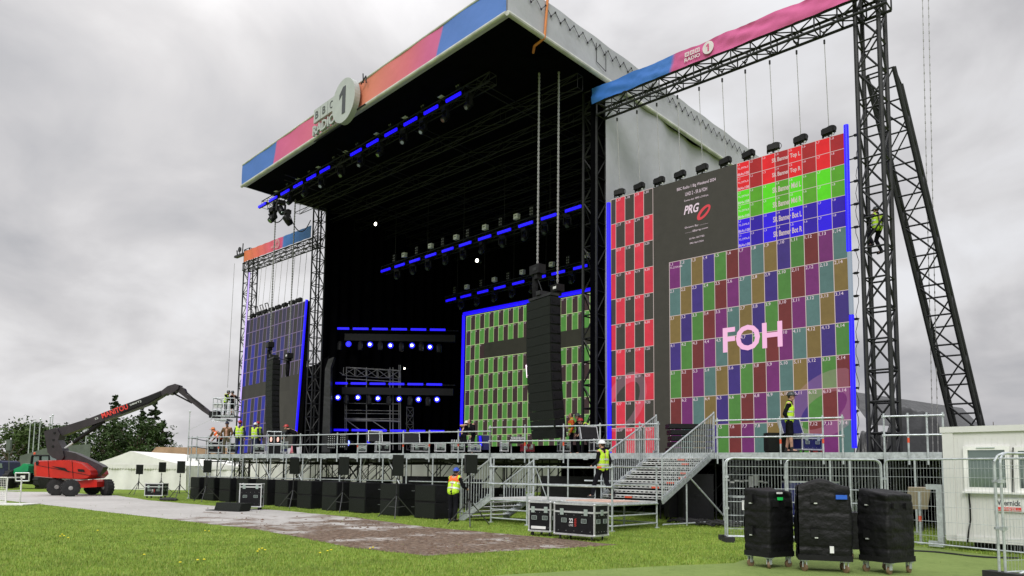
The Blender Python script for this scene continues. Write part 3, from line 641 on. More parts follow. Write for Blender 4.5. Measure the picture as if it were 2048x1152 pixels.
mb=MB(); zr1=(fp(632,250).z+fp(673,226).z)/2; zr0=(fp(632,272).z+fp(674,242).z)/2
text(mb,'RADIO',FRl+fd*(x0+.02)+UP*zr0+fn*.26,fd,UP,zr1-zr0,w3*1.02,0,fn*.12,.025); link_mesh('lettering',mb,'sign_white',sg)
c0=fp(693.5,203); zt=fp(693,162).z; zb=fp(696,244).z; xr=(fp(713,200)-fp(674,208)).dot(fd)/2; rr=(zt-zb)/2; cc=FRl+fd*((c0-FRl).dot(fd))+UP*((zt+zb)/2)+fn*.2
mb=MB(); n=40; pts=[cc+fd*(rr*.97*math.cos(2*math.pi*i/n))+UP*(rr*math.sin(2*math.pi*i/n)) for i in range(n)]; mb.prism(pts,fn*.28); p=link_mesh('disc',mb,'sign_white',sg)
mb=MB(); numeral_one(mb,cc-fd*(rr*.34)-UP*(rr*.62)+fn*.285,fd,UP,rr*1.25,rr*.85,fn*.01); link_mesh('numeral',mb,'sign_dark',p)
mb=MB(); 
for s_ in (0,1): mb.tube(FRl+fd*(x0-.1)+UP*(zr0-.1-.06*s_)+fn*(.1+.1*s_),FRl+fd*(x0+w3+.6)+UP*(zr0-.1-.06*s_)+fn*(.1+.1*s_),.04)
q=cc+fd*(rr*1.0)+UP*(rr*.45); mb.tube(q,q+fd*.4+UP*.25,.03); mb.tube(q+fd*.4+UP*.25,q+fd*.45-UP*.1,.03); mb.tube(q+fd*.2,q+fd*.15+UP*.45,.03); q=cc+fd*(rr*1.02)-UP*(rr*.6); mb.tube(q-fd*.4,q+fd*.4,.04)
link_mesh('bracket',mb,'dark_truss',sg)
# ------------------------------------------------------------------ towers
def tower(label,c,s_,z0,z1,seg=.95,rc=.065,rb=.032,group='black lattice towers'):
    return truss_thing('lattice_tower',label,'tower',(c[0],c[1],z0),(c[0],c[1],z1),(1,0,0),(0,1,0),s_,s_,seg,rc,rb,group=group)
tower('black lattice tower at the right front corner of the stage opening',(-18.1,24.9),.68,DZ,RZ-.1)
tower('tall black lattice tower just right of the big colour grid screen',(-6.98,24.8),.7,0,21.5,1.0,.072,.032)
tower('black lattice tower between the left screen and the stage opening',(-38.95,24.8),.56,DZ,RZ-.3,.8,.05,.025)
tower('outermost black lattice tower left of the blue striped screen',(-47.75,25.0),.68,0,16.9,.8,.05,.025)
# leaning brace truss behind the right tower
tp=V((-6.4,26.1,0)); 
zt=14.6
truss_thing('leaning_truss','long black truss leaning against the right tower from behind the cabin','truss',(-5.35,31.0,0),(-7.0,26.2,15.),(1,0,0),(0,-.94,.33),.84,.84,1.05,.072,.032,group='black lattice towers')
# chain lines to the right of the leaning truss
for i,(xt,xb) in enumerate(((1844,1868),(1856,1878))):
    b_=ath(xb,985,25.5); a=ath(xt,-40,25.5); b_.z=max(b_.z,.3)
    mb=MB(); mb.tube(a,b_,.011,0,5)
    for k in range(60): q=a.lerp(b_,(k+.5)/60); mb.box(q,(.032,.032,.08))
    solo('hoist_chain',mb,'chain',('left' if i==0 else 'right')+' one of the two long pale chains hanging right of the leaning truss','chain','chains right of the leaning truss')
# ------------------------------------------------------------------ header trusses with banners
HY=24.1
def hz(px,py): return atY(px,py,HY)
zb0=(hz(1185,205).z+hz(1640,32).z)/2; zb1=(hz(1185,172).z+hz(1640,-2).z)/2; X0=hz(1185,190).x; X1=-6.3
ht=thing('header_truss','black header truss over the big right screen','truss',(X0,HY,zb0-1))
chs=[];br=MB(); ztr=zb0-.24; hh=.5; lattice(chs,br,(X0+.2,HY+.3,ztr),(X1,HY+.3,ztr),(0,1,0),UP,.55,hh,.75,.05,.026)
for a,b_,r_ in chs: link_mesh('chord',MB().tube(a,b_,r_,0,8),'dark_truss',ht)
link_mesh('bracing',br,'dark_truss',ht)
hb=thing('header_banner','blue and pink fabric banner wrapped along the right header truss','banner',(X0,HY,zb0))
ub=lambda px,py:(hz(px,py).x-X0)/(X1-X0)
bandmat('right_banner',[(0,(58,114,200)),(ub(1340,150)-.002,(70,120,198)),(ub(1345,146)+.002,(200,94,146)),(ub(1500,80),(212,102,156)),(1,(208,96,150))],(X0,HY,zb0),V((1,0,0)),X1-X0,-.25)
def hbf(u,v): 
    x=X0+(X1-X0)*u; 
    return V((x,HY-.06+.07*mnoise.noise(V((x*1.1+v*1.3,v*1.6,3.)))+.03*mnoise.noise(V((x*3.5-v*2,v*3,8.))),zb0+(zb1-zb0)*v+.02*math.sin(x*3.1)*(1 if v>.9 else 0)))
mb=MB(); mb.grid(hbf,160,8); o=link_mesh('fabric',mb,'right_banner',hb,True)
link_mesh('wrap_back',MB().prism([V((X0,HY,zb1)),V((X1,HY,zb1)),V((X1,HY+.6,zb1)),V((X0,HY+.6,zb1))],UP*-.02),'tarp_grey',hb)
mb=MB(); F=V((1,0,0)); n_=V((0,-.12,0)); mat('banner_white',(.72,.66,.68),.6)
xa=hz(1372,110).x; xb=hz(1403,92).x; H_=zb1-zb0; sq=(xb-xa)/3
for i in range(3):
    cx=xa+sq*(i+.5); z=zb0+H_*.50; a=.40*sq; ww=sq*.86; bo=.19*ww
    for (u0,v0,u1_,v1_) in ((0,0,1,.2),(0,.8,1,1),(0,.2,.22,.8),(.78,.2,1,.8),(.42,.2,.58,.8) ):
        mb.quad(V((cx-ww/2+ww*u0,HY,z+ww*.9*v0))+n_,V((cx-ww/2+ww*u1_,HY,z+ww*.9*v0))+n_,V((cx-ww/2+ww*u1_,HY,z+ww*.9*v1_))+n_,V((cx-ww/2+ww*u0,HY,z+ww*.9*v1_))+n_)
text(mb,'RADIO',V((xa,HY,zb0+H_*.20))+n_,F,UP,H_*.22,(xb-xa)*1.0,offset=.025)
cx=hz(1419,84).x; cz=zb0+H_*.52; rr=H_*.37; n=28
mb.add([V((cx+rr*.92*math.cos(6.2832*i/n),HY,cz+rr*math.sin(6.2832*i/n)))+n_ for i in range(n)],[tuple(range(n))])
link_mesh('logo',mb,'banner_white',hb)
mb=MB(); numeral_one(mb,V((cx-rr*.32,HY-.125,cz-rr*.6)),F,UP,rr*1.2,rr*.75); mat('banner_pink',lin((206,80,130)),.6); link_mesh('numeral',mb,'banner_pink',hb)
# left header
LY=24.5
lz=lambda px,py:atY(px,py,LY)
XL0=lz(489,515).x; XL1=lz(624,460).x; zl0=(lz(489,524).z+lz(623,475).z)/2; zl1=(lz(490,503).z+lz(623,452).z)/2
truss_thing('header_truss','black header truss over the blue striped left screen','truss',(XL0-.3,LY+.3,zl0-.28),(XL1+.4,LY+.3,zl0-.28),(0,1,0),UP,.5,.5,.7,.04,.022)
ul=lambda px,py:(lz(px,py).x-XL0)/(XL1-XL0)
bandmat('left_banner',[(0,(214,122,78)),(ul(515,505),(222,112,92)),(ul(545,490),(216,96,118)),(ul(566,482)-.002,(208,88,128)),(ul(568,482)+.002,(70,118,186)),(1,(74,118,184))],(XL0,LY,zl0),V((1,0,0)),XL1-XL0,0)
lb=thing('header_banner','orange pink and blue fabric banner on the left header truss','banner',(XL0,LY,zl0))
mb=MB(); mb.grid(lambda u,v:V((XL0+(XL1-XL0)*u,LY-.05+.02*math.sin(u*60+v*3),zl0+(zl1-zl0)*v)),70,3); link_mesh('fabric',mb,'left_banner',lb,True)
mat('banner_ghost',(.62,.38,.38),.6); mb=MB(); cx=lz(557,487).x; cz=(zl0+zl1)/2; rr=(zl1-zl0)*.4; 
for k in range(3):
    r1=rr*(1-.3*k); mb.add([V((cx+r1*math.cos(6.2832*i/20),LY-.10,cz+r1*math.sin(6.2832*i/20))) for i in range(20)]+[V((cx+r1*.82*math.cos(6.2832*i/20),LY-.10,cz+r1*.82*math.sin(6.2832*i/20))) for i in range(20)],[(i,(i+1)%20,20+(i+1)%20,20+i) for i in range(20)])
text(mb,'RADIO',V((cx-rr*2.6,LY-.10,cz-rr*.6)),F,UP,rr*.5,rr*1.4,offset=.025)
link_mesh('logo',mb,'banner_ghost',lb)
mb=MB(); p=lz(489,505); mb.box(p+V((-.6,0,-.1)),(1.3,.25,.14)); mb.tube(p+V((-1.,0,-.1)),p+V((-1.1,0,.35)),.05); mb.lathe(p+V((-.7,-.05,.35)),(0,1,0),[(.18,0),(.18,.08)],0,10); mb.tube(p+V((-.7,0,-.1)),p+V((-.7,0,.35)),.03); mb.tube(p+V((-.3,0,0)),p+V((-.25,0,.7)),.04)
solo('pulley_arm',mb,'dark_truss','pulley arm on top of the outermost left tower','rigging')
a=lz(469,527); b_=lz(455,775); solo('rope',MB().tube(a,b_,.015,0,5),'chain','slack pale rope hanging outside the outermost left tower','rope')
# ------------------------------------------------------------------ LED screens
SY=24.5; TW=.465; SB,ST=2.34,12.78; TH=(ST-SB)/10
dark=lin((62,60,53)); RED=lin((212,52,70)); CYC=[lin(c) for c in ((112,42,106),(84,116,112),(124,104,58),(62,46,120),(76,128,58),(112,46,46))]
rs=thing('led_screen','giant right hand video wall with coloured test grid and pink FOH lettering','video wall',(-12.4,SY,SB))
XR0=atY(1702,700,SY).x-14*TW; XRe=atY(1703,900,SY).x; XLs=atY(1222,700,SY).x
def jc(c,k=.06): f_=1+random.uniform(-k,k); return tuple(x*f_ for x in c)
sm=MB(); scs=[]; lines=MB(); tx=MB(); txw=.011
def tile(x0,x1,z0,z1,c,nudge=0):
    sm.quad((x0,SY,z0),(x1,SY,z0),(x1,SY,z1),(x0,SY,z1)); scs.append(c)
def frame(x0,x1,z0,z1,lw=.022,T=lines,y=None,w_=None):
    y=SY-.012 if y is None else y
    T.quad((x0,y,z1-lw),(x1,y,z1-lw),(x1,y,z1),(x0,y,z1)); T.quad((x0,y,z0),(x0+lw,y,z0),(x0+lw,y,z1-lw),(x0,y,z1-lw))
# left red / dark block, columns 16(part)..20
xL=[XLs]+[XLs+.24+k*.44 for k in range(5)]
for r_ in range(10):
    z1=ST-r_*TH; z0=z1-TH
    for k in range(5):
        on=(r_+k)%2==1
        tile(xL[k],xL[k+1],z0,z1,jc(RED if on else dark)); frame(xL[k],xL[k+1],z0,z1)
        if k: text(tx,'%d,%d'%(r_+1,16+k),(xL[k]+.04,SY-.02,z1-.16),F,UP,.11)
lines.quad((xL[5]-.02,SY-.012,SB),(xL[5],SY-.012,SB),(xL[5],SY-.012,ST),(xL[5]-.02,SY-.012,ST))
xB=XR0+6*TW
tile(xL[5],XR0,SB,ST,dark); tile(XR0,xB,SB+7*TH,ST,dark)
# colour grid
for r_ in range(7):
    for c_ in range(14):
        x0=XR0+c_*TW; z1=SB+(7-r_)*TH; z0=z1-TH
        tile(x0,x0+TW,z0,z1,jc(CYC[(r_+c_)%6])); frame(x0,x0+TW,z0,z1)
        text(tx,'%d,%d'%(r_+1,c_+1),(x0+.04,SY-.02,z1-.17),F,UP,.125)
text(tx,'TL:2324,648',(XR0+.04,SY-.02,SB+7*TH-.28),F,UP,.085)
# banner rows
bn=[('Top L',0),('Top R',0),('Mid L',1),('Mid R',1),('Bot L',2),('Bot R',2)]
BC=[((226,28,36),(166,32,36)),((88,216,22),(86,160,34)),((42,8,226),(44,16,158))]
bt=MB(); bh=3*TH/6
for r_,(nm,ci) in enumerate(bn):
    z1=ST-r_*bh; z0=z1-bh
    for c_ in range(8):
        x0=xB+c_*TW; x1=x0+TW; tile(x0,x1,z0,z1,jc(lin(BC[ci][c_%2]),.03)); frame(x0,x1,z0,z1,.018)
        text(tx,'1,%d'%(c_+1),(x0+.04,SY-.02,z1-.13),F,UP,.08)
    text(tx,'TL:2976,0',(xB+.04,SY-.02,z1-.27),F,UP,.08); text(tx,'864x108',(xB+.03,SY-.02,z0+.03),F,UP,.1,.42)
    s_='SR Banner '+nm; text(bt,s_,(xB+2.8*TW,SY-.03,z1-.40),F,UP,.20,2.12*TW*1.0,offset=.025)
link_mesh('display',sm,'led_tiles',rs,colors=scs); link_mesh('grid_lines',lines,'ink_banner',rs); link_mesh('tile_numbers',tx,'ink_white',rs); link_mesh('banner_lettering',bt,'ink_banner',rs)
foh=MB(); xf=atY(1447,680,SY).x; xf2=atY(1566,670,SY).x; zf0=(atY(1455,706,SY).z+atY(1560,694,SY).z)/2; zf1=(atY(1455,655,SY).z+atY(1560,642,SY).z)/2
text(foh,'FOH',(xf,SY-.05,zf0),F,UP,zf1-zf0,xf2-xf,offset=.025); link_mesh('lettering',foh,'ink_pink',rs)
bk=MB(); cxm=(xL[5]+xB)/2+.12
def ctext(s_,z,h,wd,o=0.): text(bk,s_,(cxm-wd/2,SY-.02,z),F,UP,h,wd,offset=o)
ctext('BBC Radio 1 Big Weekend 2024',ST-.45,.15,1.6); ctext('UHD 2 - SR & FOH',ST-.70,.14,.90); ctext('Canvas size: 3840 x 2160 px',ST-.93,.09,1.0)
text(bk,'PRG',(cxm-.52,SY-.02,ST-1.42),V((1,0,0)),V((.22,0,1)),.34,.58,offset=.025)
ctext('Drawn By: ............',ST-1.98,.085,.95);ctext('.........@prg.com',ST-2.16,.085,.92); ctext('Job Nbr: GB177583',ST-2.44,.085,.62);ctext('09th April 2024',ST-2.62,.085,.56)
link_mesh('caption',bk,'ink_white',rs)
rg_=MB(); n=30; ang=R(38)
def ring(T,cx,cz,a0,b0,a1,b1,ang,y,off=(0,0)):
    o=[];i_=[]
    for k in range(n):
        t_=6.2832*k/n; x,z=a0*math.cos(t_),b0*math.sin(t_); o.append(V((cx+x*math.cos(ang)-z*math.sin(ang),y,cz+x*math.sin(ang)+z*math.cos(ang))))
        x,z=a1*math.cos(t_)+off[0],b1*math.sin(t_)+off[1]; i_.append(V((cx+x*math.cos(ang)-z*math.sin(ang),y,cz+x*math.sin(ang)+z*math.cos(ang))))
    T.add(o+i_,[(k,(k+1)%n,n+(k+1)%n,n+k) for k in range(n)])
ring(rg_,cxm+.30,ST-1.50,.34,.17,.23,.07,R(42),SY-.015,(.02,-.01)); link_mesh('emblem',rg_,'ink_red',rs)
gh=MB(); 
def clipx(T,x0,x1,zlo):
    for v in T.v: v.x=min(max(v.x,x0),x1); v.z=max(v.z,zlo)
ring(gh,atY(1250,840,SY).x,4.4,1.3,.85,1.05,.52,R(55),SY-.035,(-.12,-.05)); clipx(gh,XLs,xL[5],SB)
g2=MB(); ring(g2,atY(1655,850,SY).x,3.9,1.45,.95,.85,.45,R(35),SY-.035,(-.2,-.1)); clipx(g2,XR0,XRe,SB+.0); gh.add(g2.v,g2.f)
link_mesh('watermark_swirl',gh,'ghost',rs)
link_mesh('cabinet',MB().box(((XLs+XRe)/2,SY+.16,(SB+ST)/2),(XRe-XLs+.02,.26,ST-SB+.02)),'black',rs)
def tubelight(label,a,b_,m='led_blue',r_=.06,group='blue LED edge tubes'):
    a=V(a); b_=V(b_); t=thing('led_tube',label,'light tube',a,0,group)
    link_mesh('tube',MB().tube(a,b_,r_,0,10),m,t); d=(b_-a).normalized(); link_mesh('holder',MB().tube(a+V((.0,r_*1.1,0)),b_+V((0,r_*1.1,0)),r_*.7,0,6),'black',t); return t
for nm,x in (('left',1217),('right',0)):
    if nm=='left': tubelight('blue light tube down the left edge of the big colour grid screen',atY(1217,406,SY-.1),atY(1219,906,SY-.1),r_=.085)
    else:
        tubelight('upper blue light tube at the right edge of the big colour grid screen',atY(1692,250,SY-.1),atY(1698,502,SY-.1),r_=.075)
        tubelight('faintly glowing pale light tube in the middle of the big screen right edge',atY(1699,504,SY-.1),atY(1703,628,SY-.1),'led_dim',r_=.07)  # pale tone of this tube section is put in as weak emission
        tubelight('lower blue light tube at the right edge of the big colour grid screen',atY(1703,630,SY-.1),atY(1709,896,SY-.1),r_=.075)
# bits of cable sticking out behind the right edge
mb=MB()
for k in range(14):
    p=atY(1712,270+k*46,SY+.1); mb.tube(p+V((-.25,0,0)),p+V((.1,0,0)),.02); mb.box(p,(.12,.1,.06))
    q=[p+V((.03+.05*math.sin(j*1.3+k),0,-j*.2)) for j in range(5)]; mb.path(q,.009,0,4)
solo('cable_run',mb,'black','black cable and clamps trailing behind the right edge of the big screen','cable')
# centre screen, upstage
CYs=34.; ct=thing('led_screen','green and dark chequered video wall at the rear of the stage','video wall',(-30,CYs,4))
ctl=atY(933,637,CYs); ztop=(ctl.z+atY(1160,585,CYs).z)/2; th=1.0; sm=MB();cs_=[];lines=MB();tx=MB(); gw=.425
GRN=lin((84,140,66)); DK=lin((64,50,50)); DK2=lin((52,52,44))
for r_ in range(9):
    for c_ in range(40):
        x0=ctl.x+c_*gw; z1=ztop-r_*th; z0=z1-(th if r_<8 else .75)
        if r_==2 and 4<=c_<34: cc_=DK2
        else: cc_=GRN if (r_+c_)%2==0 else DK
        sm.quad((x0,CYs,z0),(x0+gw,CYs,z0),(x0+gw,CYs,z1),(x0,CYs,z1)); cs_.append(jc(cc_))
        if not (r_==2 and 4<=c_<34):
            frame(x0,x0+gw,z0,z1,.03,lines,CYs-.02); text(tx,'%d,%d'%(r_+1,c_%20+1),(x0+.06,CYs-.03,z1-.16),F,UP,.08)
link_mesh('display',sm,'led_tiles',ct,colors=cs_); link_mesh('grid_lines',lines,'ink_banner',ct); M['ink_lime']=None
emit('ink_lime',lin((190,205,150)),.8); o=[c for c in ct.children if c.name.startswith('grid')][0]; o.data.materials[0]=M['ink_lime']
link_mesh('tile_numbers',tx,'ink_white',ct); xe=ctl.x+40*gw
link_mesh('cabinet',MB().box(((ctl.x+xe)/2,CYs+.2,(ztop+4)/2),(xe-ctl.x,.3,ztop-3.2)),'black',ct)
tubelight('blue light tube along the top edge of the green chequered screen',(ctl.x-.15,CYs-.1,ztop+.16),(xe-4,CYs-.1,ztop+.16),r_=.12)
tubelight('blue light tube down the left edge of the green chequered screen',(ctl.x-.17,CYs-.1,ztop+.1),(ctl.x-.2,CYs-.1,3.9),r_=.1)
p=atY(1075,600,CYs-.3); tubelight('short pinkish white light above the hanging speaker stack',atY(1062,601,CYs-.3),atY(1087,596,CYs-.3),'lamp_pinkwhite',.06)
p=atY(1053,740,CYs-.3); tubelight('short pink upright light left of the hanging speaker stack',atY(1053,730,CYs-.3),atY(1055,755,CYs-.3),'lamp_pinkwhite',.06)
# left screen
A,B,C_,D_=lz(494,641),lz(614,601),lz(594,893),lz(474,908)
ls=thing('led_screen','tall left hand video wall with dim blue and grey stripes','video wall',D_)
sm=MB();cs_=[];ln_=MB(); ncol,nrow=16,10
def LP(u,v,y=0): 
    t=A.lerp(B,u); b2=D_.lerp(C_,u); p=t.lerp(b2,v); return V((p.x,LY+y,p.z))
rg=random.Random(11)
for r_ in range(nrow):
    for c_ in range(ncol):
        u0,u1_=c_/ncol,(c_+1)/ncol; v0,v1_=r_/nrow,(r_+1)/nrow
        g0=lin((58,56,56)); bl=lin((34,44,170)); f_=(1-u0)*(.25+.75*v0)+.12
        if r_<2: f_*=.35
        cc_=g0
        if c_%2==0 and not(r_==5) and not(r_ in (4,6) and u0>.55) and not (r_>=6 and u0>.62): cc_=tuple(a_*(1-min(1,f_*1.25))+b2*min(1,f_*1.25) for a_,b2 in zip(g0,bl))
        elif r_>=6 and u0>.62 : cc_=lin((62,60,54))
        elif r_==5: cc_=lin((60,58,52))
        if r_==7 and 8<=c_<10: cc_=lin((150,96,122))
        if r_==8 and c_==9: cc_=lin((150,40,60))
        sm.quad(LP(u0,v1_),LP(u1_,v1_),LP(u1_,v0),LP(u0,v0)); cs_.append(jc(cc_,.12))
        if r_!=5 and not(r_>=6 and u0>.62): ln_.quad(LP(u0,v0+.006,-.02),LP(u1_,v0+.006,-.02),LP(u1_,v0,-.02),LP(u0,v0,-.02)); ln_.quad(LP(u0,v1_,-.02),LP(u0+.008,v1_,-.02),LP(u0+.008,v0,-.02),LP(u0,v0,-.02))
emit('ink_grey',lin((112,96,130)),.8)
link_mesh('display',sm,'led_tiles',ls,colors=cs_); link_mesh('grid_lines',ln_,'ink_grey',ls)
mb=MB(); mb.prism([LP(0,0,.05),LP(1,0,.05),LP(1,1,.05),LP(0,1,.05)],V((0,.25,0))); link_mesh('cabinet',mb,'black',ls)
tubelight('blue light tube down the right edge of the left striped screen',lz(616,600)+V((0,-.1,0)),lz(595,868)+V((0,-.1,0)),r_=.07)
tubelight('violet light tube down the outermost left tower',atY(499,545,24.4),atY(474,900,24.4),'tube_violet',.05)
# ------------------------------------------------------------------ lighting fixtures
def mover():
    t=thing('moving_head_light','','stage light',local=True); 
    mb=MB().box((0,0,-.08),(.34,.26,.16)); mb.box((0,0,-.01),(.4,.1,.05)); link_mesh('base',mb,'black',t)
    mb=MB(); mb.box((-.19,0,-.32),(.05,.14,.34)); mb.box((.19,0,-.32),(.05,.14,.34)); link_mesh('yoke',mb,'black',t)
    mb=MB(); ax=V((.1,-.62,-.78)).normalized(); mb.lathe(V((0,0,-.42))-ax*.22,ax,[(.10,0),(.15,.06),(.15,.3),(.13,.46),(.11,.47)],0,12); h=link_mesh('head',mb,'panel_black',t,True)
    link_mesh('lens',MB().lathe(V((0,0,-.42))+ax*.25,ax,[(.09,0),(.085,.012)],0,12),'glass_dark',h)
    return Rep(t)
def batten():
    t=thing('led_batten','','light bar',local=True)
    link_mesh('housing',MB().box((0,.05,.0),(1.02,.08,.16)),'black',t); link_mesh('emitter',MB().box((0,-.02,0),(.98,.06,.13)),'led_blue',t)
    link_mesh('bracket',MB().box((-.3,.12,.06),(.05,.1,.2)).box((.3,.12,.06),(.05,.1,.2)),'dark_truss',t); return Rep(t)
def quadlamp():
    t=thing('blinder_lamp','','stage light',local=True); link_mesh('housing',MB().box((0,.04,0),(.26,.1,.5)),'black',t)
    mb=MB(); 
    for i in (-1,1):
        for j in (-1.,0,1.): mb.lathe((i*.065,-.02,j*.15),(0,-1,0),[(.035,0),(.04,.02)],0,10)
    link_mesh('lens',mb,'lens_dull',t); return Rep(t)
def panelbox():
    t=thing('power_box','','power box',local=True); link_mesh('housing',MB().box((0,.06,0),(.30,.2,.26)),'white_label',t); link_mesh('handle',MB().box((0,-.05,.02),(.12,.02,.03)),'black',t); return Rep(t)
MV,BT,QL,PB=mover(),batten(),quadlamp(),panelbox()
def fixt(name,label,YY,pa,pb,bars,movers,quads,boxes,dzb,nm,zb):
    Yl,Yr=YY; a=atY(*pa,Yl); b_=atY(*pb,Yr); zc=(a.z+b_.z)/2; az=-math.atan2(Yl-Yr,b_.x-a.x)
    def on(x):
        Y=Yl
        for _ in range(4):
            p=atY(x,pa[1]+(pb[1]-pa[1])*(x-pa[0])/(pb[0]-pa[0]),Y); Y=Yl+(Yr-Yl)*(p.x-a.x)/(b_.x-a.x)
        return p,Y
    truss_thing('lighting_truss',label,'truss',(a.x-.2,Yl+.25,zc+.2),(b_.x+.5,Yr+.25,zc+.2),(0,1,0),UP,.4,.4,.8,.028,.014)
    for i,x in enumerate(bars):
        p,Y=on(x); BT.put((p.x,Y-.05,zc+.06),az,'blue LED batten glowing on the %s, %s'%(nm,ordn(i,len(bars))),'LED battens on the %s'%nm)
    for i,x in enumerate(movers):
        p,Y=on(x); MV.put((p.x,Y+.2,zc-.02),random.uniform(-.5,.5),'black moving head lamp hanging under the %s, %s'%(nm,ordn(i,len(movers))),'moving heads under the %s'%nm)
    for i,x in enumerate(quads):
        p,Y=on(x); QL.put((p.x,Y-.0,zc+.66),az,'six lens blinder lamp standing on the %s, %s'%(nm,ordn(i,len(quads))),'blinder lamps on the %s'%nm)
    for i,x in enumerate(boxes):
        p,Y=on(x); PB.put((p.x,Y+.1,zc+.72),az,'small pale box fixed above the %s, %s'%(nm,ordn(i,len(boxes))),'pale boxes above the %s'%nm)
    for i in range(5):
        x=a.x+(b_.x-a.x)*(i+.3)/5; Y=Yl+(Yr-Yl)*(i+.3)/5; solo('hoist_chain',MB().tube((x,Y+.25,zc+.3),(x,Y+.25,RZ-.4),.018,0,4),'dark_truss','dark hoist chain above the %s, %s'%(nm,ordn(i,5)),'chain','hoist chains over the %s'%nm)
fixt('t','long black truss with blue battens hung under the roof front',(21.84,20.5),(525,413),(960,170),[526,548,572,598,624.5,651.6,714,747,784,823,864,909],[545,575,605,638,677,716,755,801,840,885,932],[574,618,667,714,780,845,915],[547,590,631,685,747,804,876],0,'front roof truss',0)
fixt('m','black truss with blue battens hung across mid stage',(27.9,26.9),(765,545),(1165,415),[773,801,831,863,897,932,971,1010,1053,1099,1148],[790,822,852,887,922,960,1000,1045,1085,1130],[788,833,885,935,1001,1063],[804,857,908,966,1029],0,'middle truss',0)
fixt('r','black truss with blue battens hung just above the green chequered screen',(32.6,31.7),(893,604),(1210,525),[903,933,967,1001,1038,1080,1118,1162,1200],[918,950,985,1020,1060,1100,1140],[909,962,1016,1078,1136],[930,985,1041,1100,1170],0,'rear truss',0)
# work lamps
def glow(label,p,r_,m='lamp_warm',cat='lamp',nm='work_lamp',grp=None):
    p=V(p); t=thing(nm,label,cat,p,0,grp); link_mesh('housing',MB().lathe(p+V((0,.02,0)),(0,1,0),[(r_*1.2,0),(r_*1.25,.05),(r_*.7,.3)],0,12),'black',t); link_mesh('lamp',MB().ell(p,(r_,r_*.5,r_),0,12,8),m,t,True); return t
glow('round white work lamp glowing high in the dark left half of the stage',atY(751,448,26.5),.11); glow('round white work lamp glowing above the middle truss end',atY(954,521,27.0),.10)
# angled shelves with pixel strips and blue lamps at stage left rear
def shelf(k,pl,pr,ybar,n,lamps,dim,label):
    d=46.5; a=ath(pl[0],pl[1],d); b_=ath(pr[0],pr[1],d); b_.z=a.z
    t=thing('set_shelf',label,'set piece',a); r_=(b_-a).normalized(); ff=-FH
    if k<2: 
        c=ath((pl[0]+pr[0])/2+20,ybar,d); mb=MB().box(c,(7.0,.25,.44),0,(RH,FH,UP)); link_mesh('dark_panel',mb,'black',t)
    link_mesh('pipe',MB().tube(a+FH*.1,b_+RH*.7+FH*.1,.03),'dark_truss',t)
    for i in range(n):
        c=a.lerp(b_,(i+.5)/n)+ff*.2
        o=link_mesh('blue_bar',MB().box(c,(.98,.08,.13),0,(RH,FH,UP)),'led_blue',t)
    for x,y,on in lamps:
        p=ath(x,y,d-.5)
        if on: 
            link_mesh('lamp_housing',MB().lathe(p+FH*.08,FH,[(.2,0),(.2,.1),(.1,.35)],0,12),'black',t); o=link_mesh('lamp_ring',MB().lathe(p,ff,[(.18,0),(.13,.05)],0,14),'lamp_blue_soft' if on<2 else 'lamp_blue_soft',t)
            if on==2: link_mesh('lamp_core',MB().ell(p+ff*.07,(.085,.085,.085),0,10,6),'lamp_core',o)
        else: link_mesh('lamp_housing',MB().lathe(p+UP*.2,(.1,-.1,-1),[(.12,0),(.17,.15),(.15,.55)],0,10),'panel_black',t)
    return t
emit('strip_grey',lin((30,29,29)),1.); emit('lamp_blue_soft',(.02,.02,1.),1.5)
top=[(680,690,0),(697,688,1),(721,690,0),(740,689,2),(761,690,0),(781,691,2),(803,692,0),(824,691,2),(843,692,0),(860,694,2),(878,695,0)]
mid=[(676,795,2),(693,797,0),(716,795,2),(738,798,0),(756,797,2),(778,799,0),(798,798,2),(820,800,0),(837,799,2),(856,801,0),(874,799,2)]
shelf(0,(665,658),(895,664),676,6,top,0,'upper shelf of six blue bars and hanging blue lamps at rear left of the stage')
shelf(1,(662,767),(888,770),783,6,mid,0,'middle shelf of six blue bars and hanging blue lamps at rear left of the stage')
shelf(2,(663,860),(893,863),0,6,[],0,'lowest row of six blue bars just above the stage floor cases')
# scaffold rostra behind the shelves
sc_=thing('scaffold_tower','grey scaffold frame with lattice beam behind the blue lamp shelves','scaffold',ath(735,900,47)); mb=MB()
def g3(x,y,d=47): return ath(x,y,d)
for x in (664,690,693,733,780,786,798,801): mb.tube(g3(x,735 if x not in (798,801) else 730),g3(x,900),.03,0,6)
for y in (806,820,826,836,841): mb.tube(g3(664,y),g3(800,y+2),.022,0,6)
mb.tube(g3(664,837),g3(800,843),.05); mb.tube(g3(690,838),g3(720,860),.03); mb.tube(g3(745,842),g3(775,862),.03)
mat('scaff_dim',(.22,.22,.22),.6,.1); link_mesh('poles',mb,'scaff_dim',sc_)
b2=MB(); lattice([],b2,g3(666,742),g3(800,750),FH,UP,.4,.5,.7,.02,.02)
for y in (733,756): b2.tube(g3(666,y),g3(800,y+8),.028)
link_mesh('lattice_beam',b2,'scaff_dim',sc_)
p=ath(809,737,48); glow('small white lamp on the scaffold behind the blue lamp shelves',p,.07)
mb=MB(); lattice([],mb,ath(820,900,50),ath(820,815,50),RH,FH,.45,.45,.6,.03,.02); 
for s_ in (-.22,.22): mb.tube(ath(820,900,50)+RH*s_,ath(820,815,50)+RH*s_,.03)
solo('lattice_post',mb,'scaff_dim','short grey lattice post right of the blue lamp shelves','truss')
mb=MB(); p0=ath(652,905,44); p1=ath(652,735,44)
